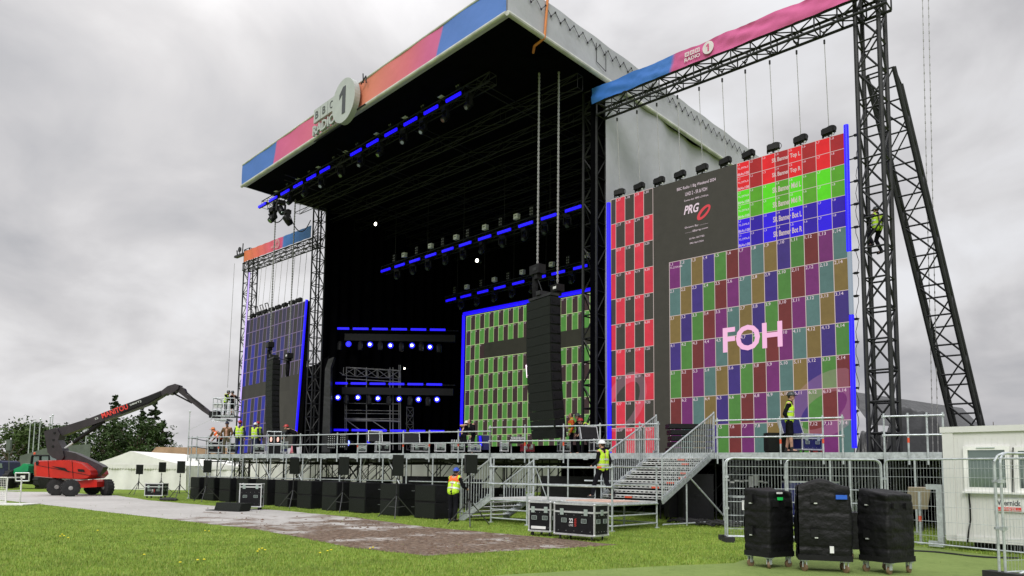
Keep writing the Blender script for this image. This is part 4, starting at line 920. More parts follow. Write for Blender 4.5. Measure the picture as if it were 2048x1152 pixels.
mb.prism([ath(643,905,44),ath(660,905,44),ath(661,735,44),ath(668,714,44),ath(657,718,44),ath(650,738,44)],FH*.5); solo('cloth_wrap',mb,'tarp_dark','grey sheeted column standing at the left of the stage opening','cloth column')
# flood lights along the top of the right screen
def flood():
    t=thing('flood_light','','flood light',local=True)
    mb=MB(); ax=(V((.93,.2,.12)).normalized(),V((-.2,.95,.0)).normalized(),UP); mb.box((0,0,.22),(.44,.2,.17),0,ax); mb.box((0,0,.22),(.36,.24,.2),0,ax)
    for k in range(4): mb.box(V((-.15+.1*k,.03,.22)),(.015,.26,.21),0,ax)
    link_mesh('housing',mb,'black',t)
    mb=MB(); pts=[V((.22*math.cos(a)+.06,0.0,.22+.17*math.sin(a))) for a in [R(x) for x in range(-60,130,20)]]; mb.path(pts,.012,0,5); mb.tube((0,0,0),(0,0,.16),.03); mb.tube((-.12,0,0),(.12,0,0),.02); mb.box((-.2,0,.08),(.05,.05,.1)); link_mesh('yoke',mb,'dark_truss',t)
    link_mesh('bulb',MB().lathe((.18,-.02,.03),(0,0,1),[(.03,0),(.04,.05)],0,8),'tape',t); return Rep(t)
FL=flood()
xs=[1240,1280,1320,1362,1406,1453,1500,1550,1605,1662]
for i,x in enumerate(xs):
    p=atY(x,400,SY+.1); FL.put((p.x,SY+.05,ST+.02),random.uniform(-.35,.35),'black flood lamp on top of the big colour grid screen, %s'%ordn(i,10),'flood lamps above the right screen',.98)
    t=thing('hoist_chain','thin chain from the right header truss down to the big screen, %s'%ordn(i,10),'chain',(p.x,HY+.35,ST),0,'chains over the right screen')
    zt_=ztr-.25; link_mesh('chain',MB().tube((p.x,HY+.3,zt_-.3),(p.x,SY+.12,ST+.02),.013,0,5),'chain',t)
    mb=MB().tube((p.x,HY+.3,zt_-.02),(p.x,HY+.3,zt_-.2),.035,0,6,.02); mb.tube((p.x-.1,HY+.3,zt_+.05),(p.x,HY+.3,zt_-.1),.02); mb.tube((p.x+.1,HY+.3,zt_+.05),(p.x,HY+.3,zt_-.1),.02); mb.box((p.x,HY+.3,zt_-.38),(.05,.05,.14)); link_mesh('hook',mb,'dark_truss',t)
p9=MB()
xs=[505,520,532,545,558,571,585,598]
for i,x in enumerate(xs):
    u=(x-494)/120; p=LP(u,0,.05); FL.put(p,random.uniform(-.3,.3),'black flood lamp on top of the left striped screen, %s'%ordn(i,8),'flood lamps above the left screen',1.0)
for i,x in enumerate([518,528,541,549,560,572,585,596,607]):
    u=(x-500)/118; p=LP(u,0,.1); solo('hoist_chain',MB().tube(p,(p.x,LY+.3,zl0-.5),.016,0,4),'chain','thin chain from the left header truss to the striped screen, %s'%ordn(i,9),'chain','chains over the left screen')
mb=MB(); 
for k in range(3): a=LP(.18+.09*k,0,.05); mb.tube(a,a+V((-.45,0,.75)),.03); mb.tube(a+V((.35,0,0)),a+V((-.10,0,.75)),.03); mb.tube(a+V((-.45,0,.75)),a+V((-.1,0,.75)),.03)
solo('tube_rack',mb,'dark_truss','black tubular frames standing on the top left corner of the left screen','frame')
# cables drooping at the left end of the front truss
def sag(label,p,q,s_,r_=.03):
    p=V(p);q=V(q); pts=[p.lerp(q,i/12)-UP*(4*s_*(i/12)*(1-i/12)) for i in range(13)]
    return solo('cable_loop',MB().path(pts,r_,0,6),'black',label,'cable')
sag('drooping black cable loop from the front truss end, left one',atY(537,428,20.9),atY(573,424,20.9),.55); sag('drooping black cable running from the front truss to the left tower',atY(578,424,20.9),(-39.2,24.3,16.9),.9)
for i,(x,y) in enumerate([(546,428),(562,412),(575,432)]):
    p=atY(x,y,20.9); MV.put(p+V((0,0,.3)),i*1.4,'black lamp clustered at the left end of the front truss, %s'%['lowest left','upper middle','hanging by the cable loops'][i],'moving heads at the truss end',1.25)
# ------------------------------------------------------------------ hanging line arrays
def line_array(label,px0,px1,pytop,pybot,d,n,mot,bend,shadow):
    tl=ath(px0,pytop,d); tr=ath(px1,pytop,d); bz=ath(px0,pybot,d).z; wd=1.18
    t=thing('line_array',label,'speaker array',tl+V((.5,.5,-8)))
    H_=tl.z-bz; h=H_/n; ang0=0
    # box front faces -Y-ish; right side visible
    tot=(tr-tl).length
    # front dir turned so that front and side split as in the picture
    fdir=V((math.cos(R(-14)),math.sin(R(-14)),0)); sdir=V((-fdir.y,fdir.x,0))
    k1=fdir.dot(RH); k2=sdir.dot(RH); wf=tot*.66/k1; ws=tot*.34/k2
    p=V((tl.x,tl.y,tl.z)); 
    for i in range(n):
        tilt=R(bend*(i/n)**1.6); back_=math.sin(tilt); up=(UP*math.cos(tilt)-sdir*math.sin(tilt)).normalized(); dn=-up
        fw=sdir.cross(fdir); depthv=(sdir-up*sdir.dot(up)).normalized()
        o=p; c=o+fdir*wf/2+depthv*ws/2+dn*h/2
        bx=link_mesh('cabinet',MB().box(c,(wf,ws,h*.965),0,(fdir,depthv,up)),'grille' ,t)
        sidep=MB().box(c+fdir*(wf/2+.012),(.02,ws*.9,h*.8),0,(fdir,depthv,up)); sidep.box(c+fdir*(wf/2+.03)-depthv*ws*.2,(.03,.1,h*.3),0,(fdir,depthv,up)); sidep.box(c+fdir*(wf/2+.03)+depthv*ws*.3-up*h*.3,(.04,.12,.05),0,(fdir,depthv,up)); link_mesh('side_plate',sidep,'panel_black',bx)
        p=p+dn*h
    mb=MB(); c=tl+fdir*wf/2+sdir*ws/2+UP*.1; mb.box(c,(wf*.95,ws*.8,.1),0,(fdir,sdir,UP)); mb.box(c+UP*.15,(.25,ws*1.05,.16),0,(fdir,sdir,UP)); link_mesh('flying_frame',mb,'dark_truss',t)
    for i,(mx,my,mw,mh,top_) in enumerate(mot):
        m=ath(mx,my,d+.3); q=thing('chain_hoist',('nearer' if i==0 else 'right hand')+' chain motor above the '+shadow,'hoist',m)
        mb=MB().box(m,(mw,.35,mh),0,(fdir,sdir,UP)); mb.box(m-UP*mh*.6+fdir*.05,(mw*.3,.25,mh*.9),0,(fdir,sdir,UP)); link_mesh('housing',mb,'black',q)
        mb=MB().box(m-sdir*.18+fdir*mw*.1,(mw*.4,.02,mh*.35),0,(fdir,sdir,UP)); link_mesh('rating_plate',mb,'white_label' if i else 'dark_truss',q)
        link_mesh('chain_bag',MB().lathe(m-UP*.2-fdir*mw*.25,(0,0,-1),[(.11,0),(.13,.5),(.09,1.0)],0,10),'black_cloth',q)
        mb=MB().tube(m,V((m.x,m.y,RZ-.2)),.026,0,5)
        nn=int((RZ-m.z)/.16)
        for k in range(nn): mb.box((m.x,m.y,m.z+k*.16),(.06,.06,.1))
        link_mesh('chain',mb,'chain',q); mb=MB().tube(m-UP*.3,c+UP*.1,.02); link_mesh('hook_chain',mb,'dark_truss',q)
    return t
line_array('tall curved black speaker array hanging in front of the green chequered screen',1053,1118,606,880,28.5,15,[(1075,540,.62,.36,0),(1115,577,.45,.28,0)],10,'right speaker array')
line_array('tall curved black speaker array hanging in front of the left striped screen',533,570,723,868,43,14,[(540,690,.6,.3,0),(578,712,.6,.3,0)],6,'left speaker array')
# ================================================================== GROUND OBJECTS
# subwoofer row
def substack():
    t=thing('subwoofer_stack','','speaker',local=True)
    for k in (0,1):
        z=.29+.575*k
        c=link_mesh('cabinet',MB().box((0,.45,z),(1.06,.88,.56)),'panel_black',t)
        link_mesh('grille',MB().box((0,0,z),(1.0,.03,.5)),'grille',c)
        mb=MB(); mb.box((.535,.62,z+.08),(.012,.2,.1),0); mb.box((.535,.25,z-.1),(.012,.14,.08),0); link_mesh('handle_recess',mb,'black',c)
        mb=MB(); mb.box((.545,.62,z+.035),(.012,.14,.012)); mb.box((.545,.86,z+.1),(.012,.02,.12)); mb.box((.545,.86,z-.15),(.012,.02,.1)); link_mesh('latch',mb,'galv',c)
    return Rep(t)
SUB=substack()
sx=[380,408,439,473,511,550.4,594.7,644,698,761,830]
for i,x in enumerate(sx):
    Y=17.1-.55*i/10
    p=atY(x,980,Y); o=SUB.put((p.x+.53,Y,0),random.uniform(-.02,.02),'black double subwoofer stack on the grass, %s in the row'%ordn(i,11),'subwoofer row',(1,1,.98))
# tripod speakers
def tspk(px,pyt,pyb,fpx,fy,wpx,label,d,ang,tilt=0.):
    b_=atz(fpx,fy); b_.z=0; d=hd(b_); zt=ath(px,pyt,d).z; zb=ath(px,pyb,d).z; w_=wpx*d/FPX
    top=ath(px,(pyt+pyb)/2,d); t=thing('speaker_stand',label+' tripod stand','tripod',b_,0,'tripod stands')
    link_mesh('pole',MB().tube((b_.x,b_.y,.35),(b_.x,b_.y,zb),.02,0,8).tube((b_.x,b_.y,.5),(b_.x,b_.y,.95),.028,0,8),'dark_truss',t)
    link_mesh('collar',MB().tube((b_.x,b_.y,.72),(b_.x,b_.y,.80),.04,0,8).tube((b_.x,b_.y,1.15),(b_.x,b_.y,1.2),.035,0,8),'black',t)
    for k in range(3):
        a=PH+R(60+120*k)+ang*.3; dd=V((math.cos(a),math.sin(a),0)); link_mesh('leg',MB().tube(V((b_.x,b_.y,.76)),V((b_.x,b_.y,.02))+dd*.72,.017,0,6).tube(V((b_.x,b_.y,.35)),V((b_.x,b_.y,.39))+dd*.36,.01,0,4),'leg_grey',t)
    s_=thing('loudspeaker',label+' loudspeaker','speaker',V((b_.x,b_.y,zb)),0,'loudspeakers on tripods')
    ax=(RH*math.cos(ang)+FH*math.sin(ang),-RH*math.sin(ang)+FH*math.cos(ang),UP); tl=R(tilt); ax=(V(ax[0]),(V(ax[1])*math.cos(tl)+UP*math.sin(tl)),(UP*math.cos(tl)-V(ax[1])*math.sin(tl)))
    h=zt-zb; c=V((b_.x,b_.y,(zb+zt)/2+.02)); pts=[c+ax[0]*(sx_*w_/2*q)+ax[1]*(y*.19) for sx_,q,y in ((-1,1,-1),(1,1,-1),(1,.72,1),(-1,.72,1))]
    link_mesh('cabinet',MB().prism([p-ax[2]*h/2 for p in pts],ax[2]*h),'panel_black',s_)
    link_mesh('grille',MB().box(c-ax[1]*.2,(w_*.92,.015,h*.94),0,ax),'grille',s_)
    mb=MB(); mb.box(c+ax[1]*.2+ax[2]*(.1),(.12,.02,.05),0,ax); link_mesh('handle',mb,'black',s_)
mat('leg_grey',(.07,.072,.075),.5,.4)
tspk(276.5,930,949,276,990,13,'farthest left black',0,.5); tspk(320,925,945,321,986,13.5,'small black, second from the left,',0,.6); tspk(358,923,947,358,1001,15,'third from the left black',0,.5); tspk(411,921,946,411,1003,15.5,'black, at the left end of the subwoofer row,',0,.45)
tspk(587,916,948,585,1016,18.5,'black, before the middle of the subwoofer row,',0,.35,8); tspk(688,915,951,684,1024,20,'black, left of the centre of the subwoofer row,',0,.3); tspk(796,911,953,792,1036,22,'black, left of the blue helmeted worker,',0,.3); tspk(934,911,948,938,1052,24,'black, beside the small metal steps,',0,.3)
# flight cases
def case(name,label,org,ax,w_,dp,h,group=None,rim='alu',body='panel_black',lid=.26,cast=True,txt=None,face_label=None,z0=0.,open_lid=False,paint=None):
    """org: near-left-bottom corner on the floor; ax: (right, back)"""
    r_,f_=V(ax[0]),V(ax[1]); org=V(org); t=thing(name,label,'flight case',org+r_*w_/2+f_*dp/2,0,group); ch=.13 if cast else .0; o=org+UP*ch
    c=o+r_*w_/2+f_*dp/2+UP*h/2; A=(r_,f_,UP)
    link_mesh('body',MB().box(c,(w_-.01,dp-.01,h-.01),0,A),body,t)
    mb=MB(); e=.035
    for sx_ in (0,1):
        for sy in (0,1): mb.box(o+r_*(sx_*w_)+f_*(sy*dp)+UP*h/2,(e,e,h),0,A)
    for z in (0,h,h*(1-lid)):
        for sy in (0,1): mb.box(o+r_*w_/2+f_*(sy*dp)+UP*z,(w_+e*.8,e*1.03,e*1.2),0,A)
        for sx_ in (0,1): mb.box(o+r_*(sx_*w_)+f_*dp/2+UP*z,(e*1.03,dp+e*.8,e*1.2),0,A)
    for sx_ in (0,1):
        for sy in (0,1):
            for z in (0,h): mb.ell(o+r_*(sx_*w_)+f_*(sy*dp)+UP*z,(.035,.035,.035),0,8,5)
    link_mesh('edging',mb,rim,t)
    for k in range(2):
        for face in (0,1):
            if face==0: q=o+r_*(w_*(.25+.5*k))-f_*.012+UP*h*(.46); B=(r_,f_,UP)
            else: q=o+r_*(w_+.012)+f_*(dp*(.25+.5*k))+UP*h*.46; B=(f_,-r_,UP)
            mb=MB(); 
            for u,v,sa,sb in ((0,.045,.15,.012),(0,-.045,.15,.012),(-.07,0,.012,.1),(.07,0,.012,.1)): mb.box(q+V(B[0])*u+UP*v,(sa,.016,sb),0,B)
            for j in range(3): mb.box(q+UP*(-.02+.02*j),(.10,.012,.007),0,B)
            link_mesh('handle',mb,'latch_green',t)
    mb=MB()
    for k in range(2): mb.box(o+r_*(w_*(.2+.6*k))-f_*.02+UP*h*(1-lid),(.10,.02,.15),0,A)
    mb.box(o+r_*(w_+.02)+f_*dp*.5+UP*h*(1-lid),(.02,.10,.13),0,A); link_mesh('latch',mb,'latch_green',t)
    mb=MB()
    for i in range(5):
        for j in range(2): mb.ell(o+r_*(w_*(.1+.2*i))-f_*.006+UP*h*(.12+.52*j),(.008,.005,.008),0,5,3); mb.ell(o+r_*(w_+.006)+f_*(dp*(.1+.2*i))+UP*h*(.12+.52*j),(.005,.008,.008),0,5,3)
    link_mesh('rivets',mb,rim,t)
    if cast:
        for sx_ in (.1,.9):
            for sy in (.12,.88):
                q=o+r_*(w_*sx_)+f_*(dp*sy); mb=MB().box(q-UP*.012,(.11,.09,.015),0,A); mb.box(q-UP*.045+f_*.01,(.05,.03,.06),0,A); cc=link_mesh('caster',mb,'galv',t); a=random.uniform(0,3.1); d=V((math.cos(a),math.sin(a),0)); link_mesh('wheel',MB().lathe(q-UP*(ch-.05)-d*.018,d,[(.035,0),(.05,.006),(.05,.03),(.035,.036)],0,14),'rubber',cc)
    if txt:
        mb=MB(); text(mb,'22',o+r_*(w_*.38)-f_*.012+UP*h*.38,r_,UP,h*.15,w_*.10,offset=.025); text(mb,'LIVE',o+r_*(w_*.38)-f_*.012+UP*h*.27,r_,UP,h*.07,w_*.10); link_mesh('logo',mb,'white_label',t)
        mb=MB()
        for j in range(5): mb.quad(*[o-f_*.012+r_*(w_*(.51+a))+UP*h*(.27+.055*j+b_) for a,b_ in ((0,.0),(.012,.0),(.032,.04),(.02,.04))]); mb.quad(*[o-f_*.012+r_*(w_*(.535+a))+UP*h*(.27+.055*j+b_) for a,b_ in ((0,.0),(.012,.0),(.032,.04),(.02,.04))])
        link_mesh('emblem',mb,'red_label',t)
    if face_label: link_mesh('paper_label',MB().box(o+r_*(w_*face_label[0])-f_*.01+UP*h*face_label[1],(face_label[2],.01,face_label[3]),0,A),'white_label',t)
    if open_lid:
        q=o+f_*dp+UP*h; up2=(UP*.93-f_*-.36).normalized(); mb=MB().box(q+up2*.27,(w_,.12,.5),0,(r_,up2.cross(r_),up2)); l=link_mesh('lid',mb,body,t)
        mb=MB(); 
        for s_ in (-1,1): mb.box(q+r_*(s_-0)*w_/2+r_*(w_/2)*0+r_*0+up2*.27+r_*(0),(.03,.14,.52),0,(r_,up2.cross(r_),up2)) if False else mb.box(q+r_*(w_/2*s_)+up2*.27,(.03,.14,.52),0,(r_,up2.cross(r_),up2))
        mb.box(q+up2*.53,(w_+.03,.14,.03),0,(r_,up2.cross(r_),up2)); link_mesh('lid_edging',mb,rim,l)
        link_mesh('paper_label',MB().box(q+up2*.3-up2.cross(r_)*-.07+f_*-.07,(.18,.01,.12),0,(r_,f_,UP)),'white_label',l)
    return t
mat('latch_green',(.42,.50,.47),.4,.4); mat('alu_bright',(.75,.76,.78),.3,.4)
def yaw2(a): return (RH*math.cos(a)+FH*math.sin(a),-RH*math.sin(a)+FH*math.cos(a))
# two big cases near the landing (front faces to the left, ends to the right)
XA=(V((1,0,0)),V((0,1,0)))
def rotax(a): return (V((math.cos(a),math.sin(a),0)),V((-math.sin(a),math.cos(a),0)))
o1=atz(1068,1078); p=atz(1183,1090)
# big case: near-left foot x 1108, corner 1175, right end 1212
cb=case('flight_case','wide black flight case with a white 22 LIVE logo on the mud by the landing',atz(1109,1077),rotax(R(2)),1.16,.58,.72,'flight cases by the landing',txt=True)
cs1=case('flight_case','narrow black flight case with a paper strip, left of the 22 LIVE case',atz(1058,1071),rotax(R(10)),.62,.6,.72,'flight cases by the landing',face_label=(.45,.12,.42,.07))
case('flight_case','black flight case with silver edges in front of the subwoofers',atz(478,1020),rotax(R(50)),.8,.5,.86,face_label=None,rim='alu_bright',lid=.12)
case('flight_case','small black flight case with a tiny white logo between the leftmost tripods',atz(289,996),rotax(R(42)),.92,.6,.62,rim='alu_bright',txt=True)
# flat black speaker lying on the boards
a=atz(411,1021); b_=atz(478,1024); d=(b_-a).normalized(); f_=UP.cross(d)
mb=MB(); c=atz(445,1021); mb.prism([atz(428,1021)+UP*.02,atz(478,1024)+UP*.02,atz(478,1024)+UP*.30+f_*.1,atz(428,1021)+UP*.30+f_*.1],f_*.55)
wm=thing('floor_speaker','low black wedge speaker lying on a board beside the silver edged case','speaker',c); link_mesh('cabinet',mb,'grille',wm); link_mesh('board',MB().prism([a,b_,b_+f_*.5,a+f_*.5],UP*.03),'black',wm); link_mesh('paper_label',MB().box(atz(480,1023)+UP*.16,(.26,.02,.26),0,(RH,FH,UP)),'white_label',wm)
a=atz(337,1001); solo('cable_coil',MB().ell(a+UP*.06,(.6,.4,.09),0,14,6),'rubber','dark coil of cable on the boards right of the small flight case','cable')
# ------------------------------------------------------------------ landing and stairs
LZ=.8; lx0,lx1,ly0,ly1=-16.35,-11.75,17.0,19.3
ld=thing('landing','low silver scaffold landing with plank floor and pink ply','platform',(-14,18,0))
mb=MB()
for i in range(9):
    y=ly0+.02+(ly1-ly0-.04)*i/9; mb.box(((lx0+lx1)/2,y+.12,LZ-.03),(lx1-lx0,.23,.045))
link_mesh('planks',mb,'plank',ld)
link_mesh('ply_panel',MB().box((lx1-.85,ly0+.75,LZ+.004),(1.6,1.4,.02)),'ply',ld)
mb=MB()
for y in (ly0-.03,ly1): mb.tube((lx0,y,LZ-.08),(lx1,y,LZ-.08),.03,0,8)
for x in (lx0,lx1+.03): mb.tube((x,ly0,LZ-.08),(x,ly1,LZ-.08),.03,0,8)
for y in (ly0,ly1):
    for z in (.15,.42): mb.tube((lx0,y,z),(lx1,y,z),.024,0,8)
for z in (.15,.42): mb.tube((lx1,ly0,z),(lx1,ly1,z),.024,0,8)
link_mesh('ledger',mb,'galv',ld)
for i,(x,y,h) in enumerate([(lx0,ly0,1.85),(-14.8,ly0-.05,.95),(lx1,ly0,1.85),(lx1,ly1,1.85),(lx0,ly1,.8),(-14.0,ly1,1.85),(-14.05,ly0+0.0,.75),(-12.9,ly1,.8)]):
    link_mesh('post',MB().tube((x,y,.02),(x,y,h),.028,0,8).tube((x,y,.0),(x,y,.03),.08,0,6),'galv',ld)
lr=thing('guard_rail','two bar silver rail along the front of the low landing','railing',((lx0+lx1)/2,ly0-.06,LZ),0,'guard rails')
for z in (LZ+.42,LZ+.95): link_mesh('rail',MB().tube((lx0-.05,ly0-.06,z),(lx1+.05,ly0-.06,z),.026,0,8),'galv',lr); 
for z in (LZ+.48,LZ+.98): link_mesh('rail',MB().tube((lx1+.06,ly0,z),(lx1+.06,ly1,z),.026,0,8),'galv',lr)
link_mesh('rail',MB().tube((lx0+1.9,ly1+.06,LZ+.55),(lx0+3.4,ly1+.06,LZ+.55),.024,0,8),'galv',lr)
link_mesh('marker_tape',MB().tube((lx1-.45,ly0-.06,LZ+.95),(lx1-.3,ly0-.06,LZ+.95),.032,0,8),'marker_red',lr); link_mesh('post',MB().tube((-14.,ly0-.03,LZ-.1),(-14.,ly0-.03,LZ+1.0),.026,0,8),'galv',lr)
def stair(name,label,p0,up_dir,side,width,rise,n,base,tread_tape,hand=(0,1),hr=.95,gg=.27):
    """p0: bottom near corner; climbs n risers along up_dir"""
    u=V(up_dir).normalized(); s_=V(side).normalized(); p0=V(p0); t=thing(name,label,'stairs',V((p0.x,p0.y,base)),0); run=gg*n; h=rise
    end=p0+u*run+UP*h
    for k in (0,1):
        q=p0+s_*(width*k); mb=MB(); dv=(u*run+UP*h); nrm=dv.normalized(); mb.box(q+dv/2-UP*.02,((dv.length),.05,.17),0,(nrm,s_,nrm.cross(s_)*-1)); link_mesh('stringer',mb,'galv',t)
    for i in range(n):
        q=p0+u*(gg*(i+.5))+UP*(h*(i+1)/n)-UP*.03; mb=MB(); mb.box(q+s_*width/2,(width-.06,gg-.03,.03),0,(s_,u,UP)); 
        # perforated front lip: bars with slots
        f=q-u*.12-UP*.03; mb.box(f+s_*width/2+UP*.035,(width-.06,.012,.03),0,(s_,u,UP)); mb.box(f+s_*width/2-UP*.035,(width-.06,.012,.02),0,(s_,u,UP))
        m_n=int(width/.16)
        for j in range(m_n+1): mb.box(f+s_*(.03+(width-.06)*j/m_n),(.07,.012,.06),0,(s_,u,UP))
        tr=link_mesh('tread',mb,'plank',t)
        if i in tread_tape: link_mesh('marker_tape',MB().box(f+s_*(width*tread_tape[i])-u*.01,(.26,.012,.085),0,(s_,u,UP)),'marker_red',tr)
        mb=MB()
        for k in (0,1): mb.box(p0+s_*(width*k)+u*(gg*(i+.5))+UP*(h*(i+.5)/n+.06),(.04,.04,h/n+.1),0,(s_,u,UP))
        link_mesh('riser_bracket',mb,'galv',tr)
    for k in hand:
        q=p0+s_*(width*k); mb=MB(); a=q+UP*hr; b_=end+s_*(width*k)+UP*hr; mb.tube(a,b_,.028,0,8); a2=q+UP*.12; b2=end+s_*(width*k)+UP*.12; mb.tube(a2,b2,.02,0,6); mb.tube(q,a,.028,0,8); mb.tube(end+s_*(width*k)-UP*.1,b_+UP*.05,.032,0,8)
        nb=int(run/.115)
        for j in range(1,nb): mb.tube(a2.lerp(b2,j/nb),a.lerp(b_,j/nb),.011,0,5)
        link_mesh('handrail',mb,'galv',t)
    return t
# wide stairs up to the deck
stair('staircase','wide silver stairs with barred handrails from the landing up to the deck',(-11.62,19.4,LZ),(0,1,0),(-1,0,0),2.2,DZ-LZ,10,LZ,{0:.55,2:.3,3:.15,4:.05,5:.0+.1,7:.25,8:.4},(0,1),1.33,.33)
mb=MB(); mb.tube((-11.6,21.0,1.5),(-11.1,22.6,.1),.028,0,8); mb.tube((-11.6,19.4,.1),(-11.2,22.7,.1),.024,0,8); mb.tube((-11.65,20.9,0),(-11.65,20.9,1.3),.026,0,8); solo('stair_prop',mb,'galv','silver diagonal scaffold prop under the wide stairs','scaffold')
stair('steps','short silver steps with barred handrails at the left end of the landing',(-17.75,17.0,0),(1,0,0),(0,1,0),2.1,LZ-.02,5,0,{1:.6},(0,1),1.22)
mb=MB(); rg=random.Random(3)
for k in range(26):
    c=V((-11.2+rg.uniform(-1.0,.9),21.6+rg.uniform(-.5,.5),.08+.05*rg.random())); pts=[c+V((.35*math.cos(a)*rg.uniform(.8,1.2),.25*math.sin(a)*rg.uniform(.8,1.2),.04*math.sin(3*a))) for a in [x*.5 for x in range(13)]]; mb.path(pts,.028,0,5)
tag(solo('cable_heap',mb,'rubber','tangled heap of black cable on the grass under the wide stairs','cable'),None,None,kind=None)
# ------------------------------------------------------------------ site fence panels
def heras(label,a,b_,h=2.0,group='mesh fence panels',zb=.12):
    a=V(a);b_=V(b_); d=(b_-a).normalized(); Ln=(b_-a).length; t=thing('site_fence',label,'fence panel',a,0,group); r_=.16
    pts=[a+UP*.02,a+UP*(h-r_)]+[a+d*(r_*(1-math.cos(x)))+UP*(h-r_+r_*math.sin(x)) for x in (.4,.8,1.2,1.57)]+[b_-d*r_+UP*h]+[b_-d*(r_*(1-math.sin(x)))+UP*(h-r_+r_*math.cos(x)) for x in (.4,.8,1.2,1.57)]+[b_+UP*.02]
    mb=MB().path(pts,.021,0,8); mb.tube(a+UP*zb,b_+UP*zb,.018,0,6); link_mesh('frame',mb,'galv',t)
    mb=MB(); n=int(Ln/.075)
    for i in range(1,n): q=a+d*(Ln*i/n); mb.tube(q+UP*zb,q+UP*(h-.01),.0021,0,4,cap=False)
    for z in (.3,.62,.95,1.27,1.6,1.8): mb.tube(a+UP*z,b_+UP*z,.004,0,4,cap=False)
    link_mesh('mesh',mb,'galv',t); 
    for q in (a,b_): link_mesh('foot',MB().box(q+UP*.06,(.62,.22,.12),0,(d.cross(UP),d,UP)),'rubber',t)
    for z in (.8,1.55): link_mesh('clamp',MB().box(a+UP*z,(.09,.05,.06),0,(d,d.cross(UP),UP)),'galv',t)
    return t
A1=atz(1455,1083); B1=atz(1768,1089); B2=atz(2040,1117); 
heras('silver mesh fence panel standing behind the three covered speaker carts',A1,B1)
heras('second mesh fence panel doubled up close behind the one at the carts',A1+V((-.15,.2,0)),A1.lerp(B1,.97)+V((0,.28,0)))
n_=(B1-A1).normalized(); heras('overlapping mesh fence panel behind the middle speaker cart',A1.lerp(B1,.33)+V((0,.5,0)),A1.lerp(B1,.93)+V((.1,.5,0)))
heras('mesh fence panel crossing in front of the cream site cabin',B1+n_*.07,B2+(B2-B1)*.35)
C1=atz(2012,1160); heras('nearest mesh fence panel cut off by the right edge of the picture',C1,C1+V((1.5,3.1,0)))
C2=C1+V((-.09,.05,0)); mb=MB(); mb.path([C2+UP*.0,C2+UP*1.86,C2+UP*1.96+RH*.06,C2+UP*2.0+RH*.16,C2+UP*2.0+RH*1.2],.021,0,8); mb.box(C2+UP*.8+RH*.06,(.2,.05,.04),0,(RH,FH,UP)); mb.box(C2+UP*1.55+RH*.06,(.2,.05,.04),0,(RH,FH,UP)); mb.tube(C1+UP*.05+RH*.1,C1+RH*1.2+UP*.5,.018)
solo('fence_end',mb,'galv','bent silver fence end frame clamped to the nearest mesh panel','fence post')
# clutter seen through the fence
for i,(px,dd_,w_,h_,m_2,lb) in enumerate([(1500,24,1.3,.8,'panel_black','black trunk under the deck behind the left end of the mesh fence'),(1620,23.6,1.5,1.3,'navy_panel','tall dark case with paper label behind the middle covered cart'),(1700,25,1.0,.7,'galv','grey metal bin behind the mesh fence between the covered carts'),(1835,27,1.2,1.1,'case_red','dark red case deep under the deck right of the tower')]):
    c=ath(px,980,dd_); c.z=0; t=thing('storage_crate',lb,'crate',c); link_mesh('body',MB().box(c+UP*(h_/2+.1),(w_,.7,h_),0,(RH,FH,UP)),m_2,t); link_mesh('edging',MB().box(c+UP*(h_+.1),(w_+.03,.73,.05),0,(RH,FH,UP)).box(c+UP*.12,(w_+.03,.73,.05),0,(RH,FH,UP)),'galv',t)
    link_mesh('paper_label',MB().box(c+UP*h_*.8-FH*.37-RH*w_*.25,(.12,.02,.3),0,(RH,FH,UP)),'white_label',t); link_mesh('handle',MB().box(c+UP*h_*.8-FH*.37+RH*w_*.1,(.3,.03,.14),0,(RH,FH,UP)),'latch_green',t)
mb=MB(); c=ath(1490,967,25); 
for k in range(9): q=c+RH*(.16*k-.6); mb.box(q+UP*(.02+.10*random.random()),(.14,.1,.06+.3*(k in(5,6))),0,(RH,FH,UP))
solo('white_crowd_barrier',mb,'white_label','white plastic barrier tops behind the left part of the mesh fence','barrier')
# ------------------------------------------------------------------ cabin
ca=ath(1895,1085,16.8); cb_=ath(2300,1110,14.2); ca.z=0;cb_.z=0; d=(cb_-ca).normalized(); n_=d.cross(UP)
if n_.dot(FH)>0: n_=-n_
cbn=thing('site_cabin','cream site cabin with white framed windows behind the mesh fence','cabin',ca); Ln=(cb_-ca).length; b0,b1=.22,2.62; A=(d,n_,UP)
mb=MB().box(ca+d*Ln/2-n_*1.25+UP*(b0+b1)/2,(Ln,2.5,b1-b0),0,A)
for k in range(int(Ln/.11)): mb.box(ca+d*(.3+.11*k)+UP*((b0+b1)/2-.02)+n_*.001,(.01,.012,b1-b0-.25),0,A)
link_mesh('wall',mb,'cabin',cbn)
mb=MB().box(ca+d*Ln/2-n_*1.25+UP*(b1+.05),(Ln+.1,2.6,.13),0,A); link_mesh('roof',mb,'cabin',cbn)
mb=MB().box(ca+d*.1+n_*.02+UP*(b0+b1)/2,(.22,.03,b1-b0),0,A); mb.box(ca+d*Ln/2+n_*.02+UP*(b0+.04),(Ln,.03,.12),0,A); link_mesh('corner_post',mb,'cabin',cbn)
link_mesh('skid',MB().box(ca+d*Ln/2-n_*.6+UP*.11,(Ln-.8,.3,.2),0,A),'black',cbn)
def cpt(px,py):
    dd=W(px,py); k=(ca+n_*.02-EYE).dot(n_)/dd.dot(n_); p=EYE+dd*k; return (p-ca).dot(d),p.z
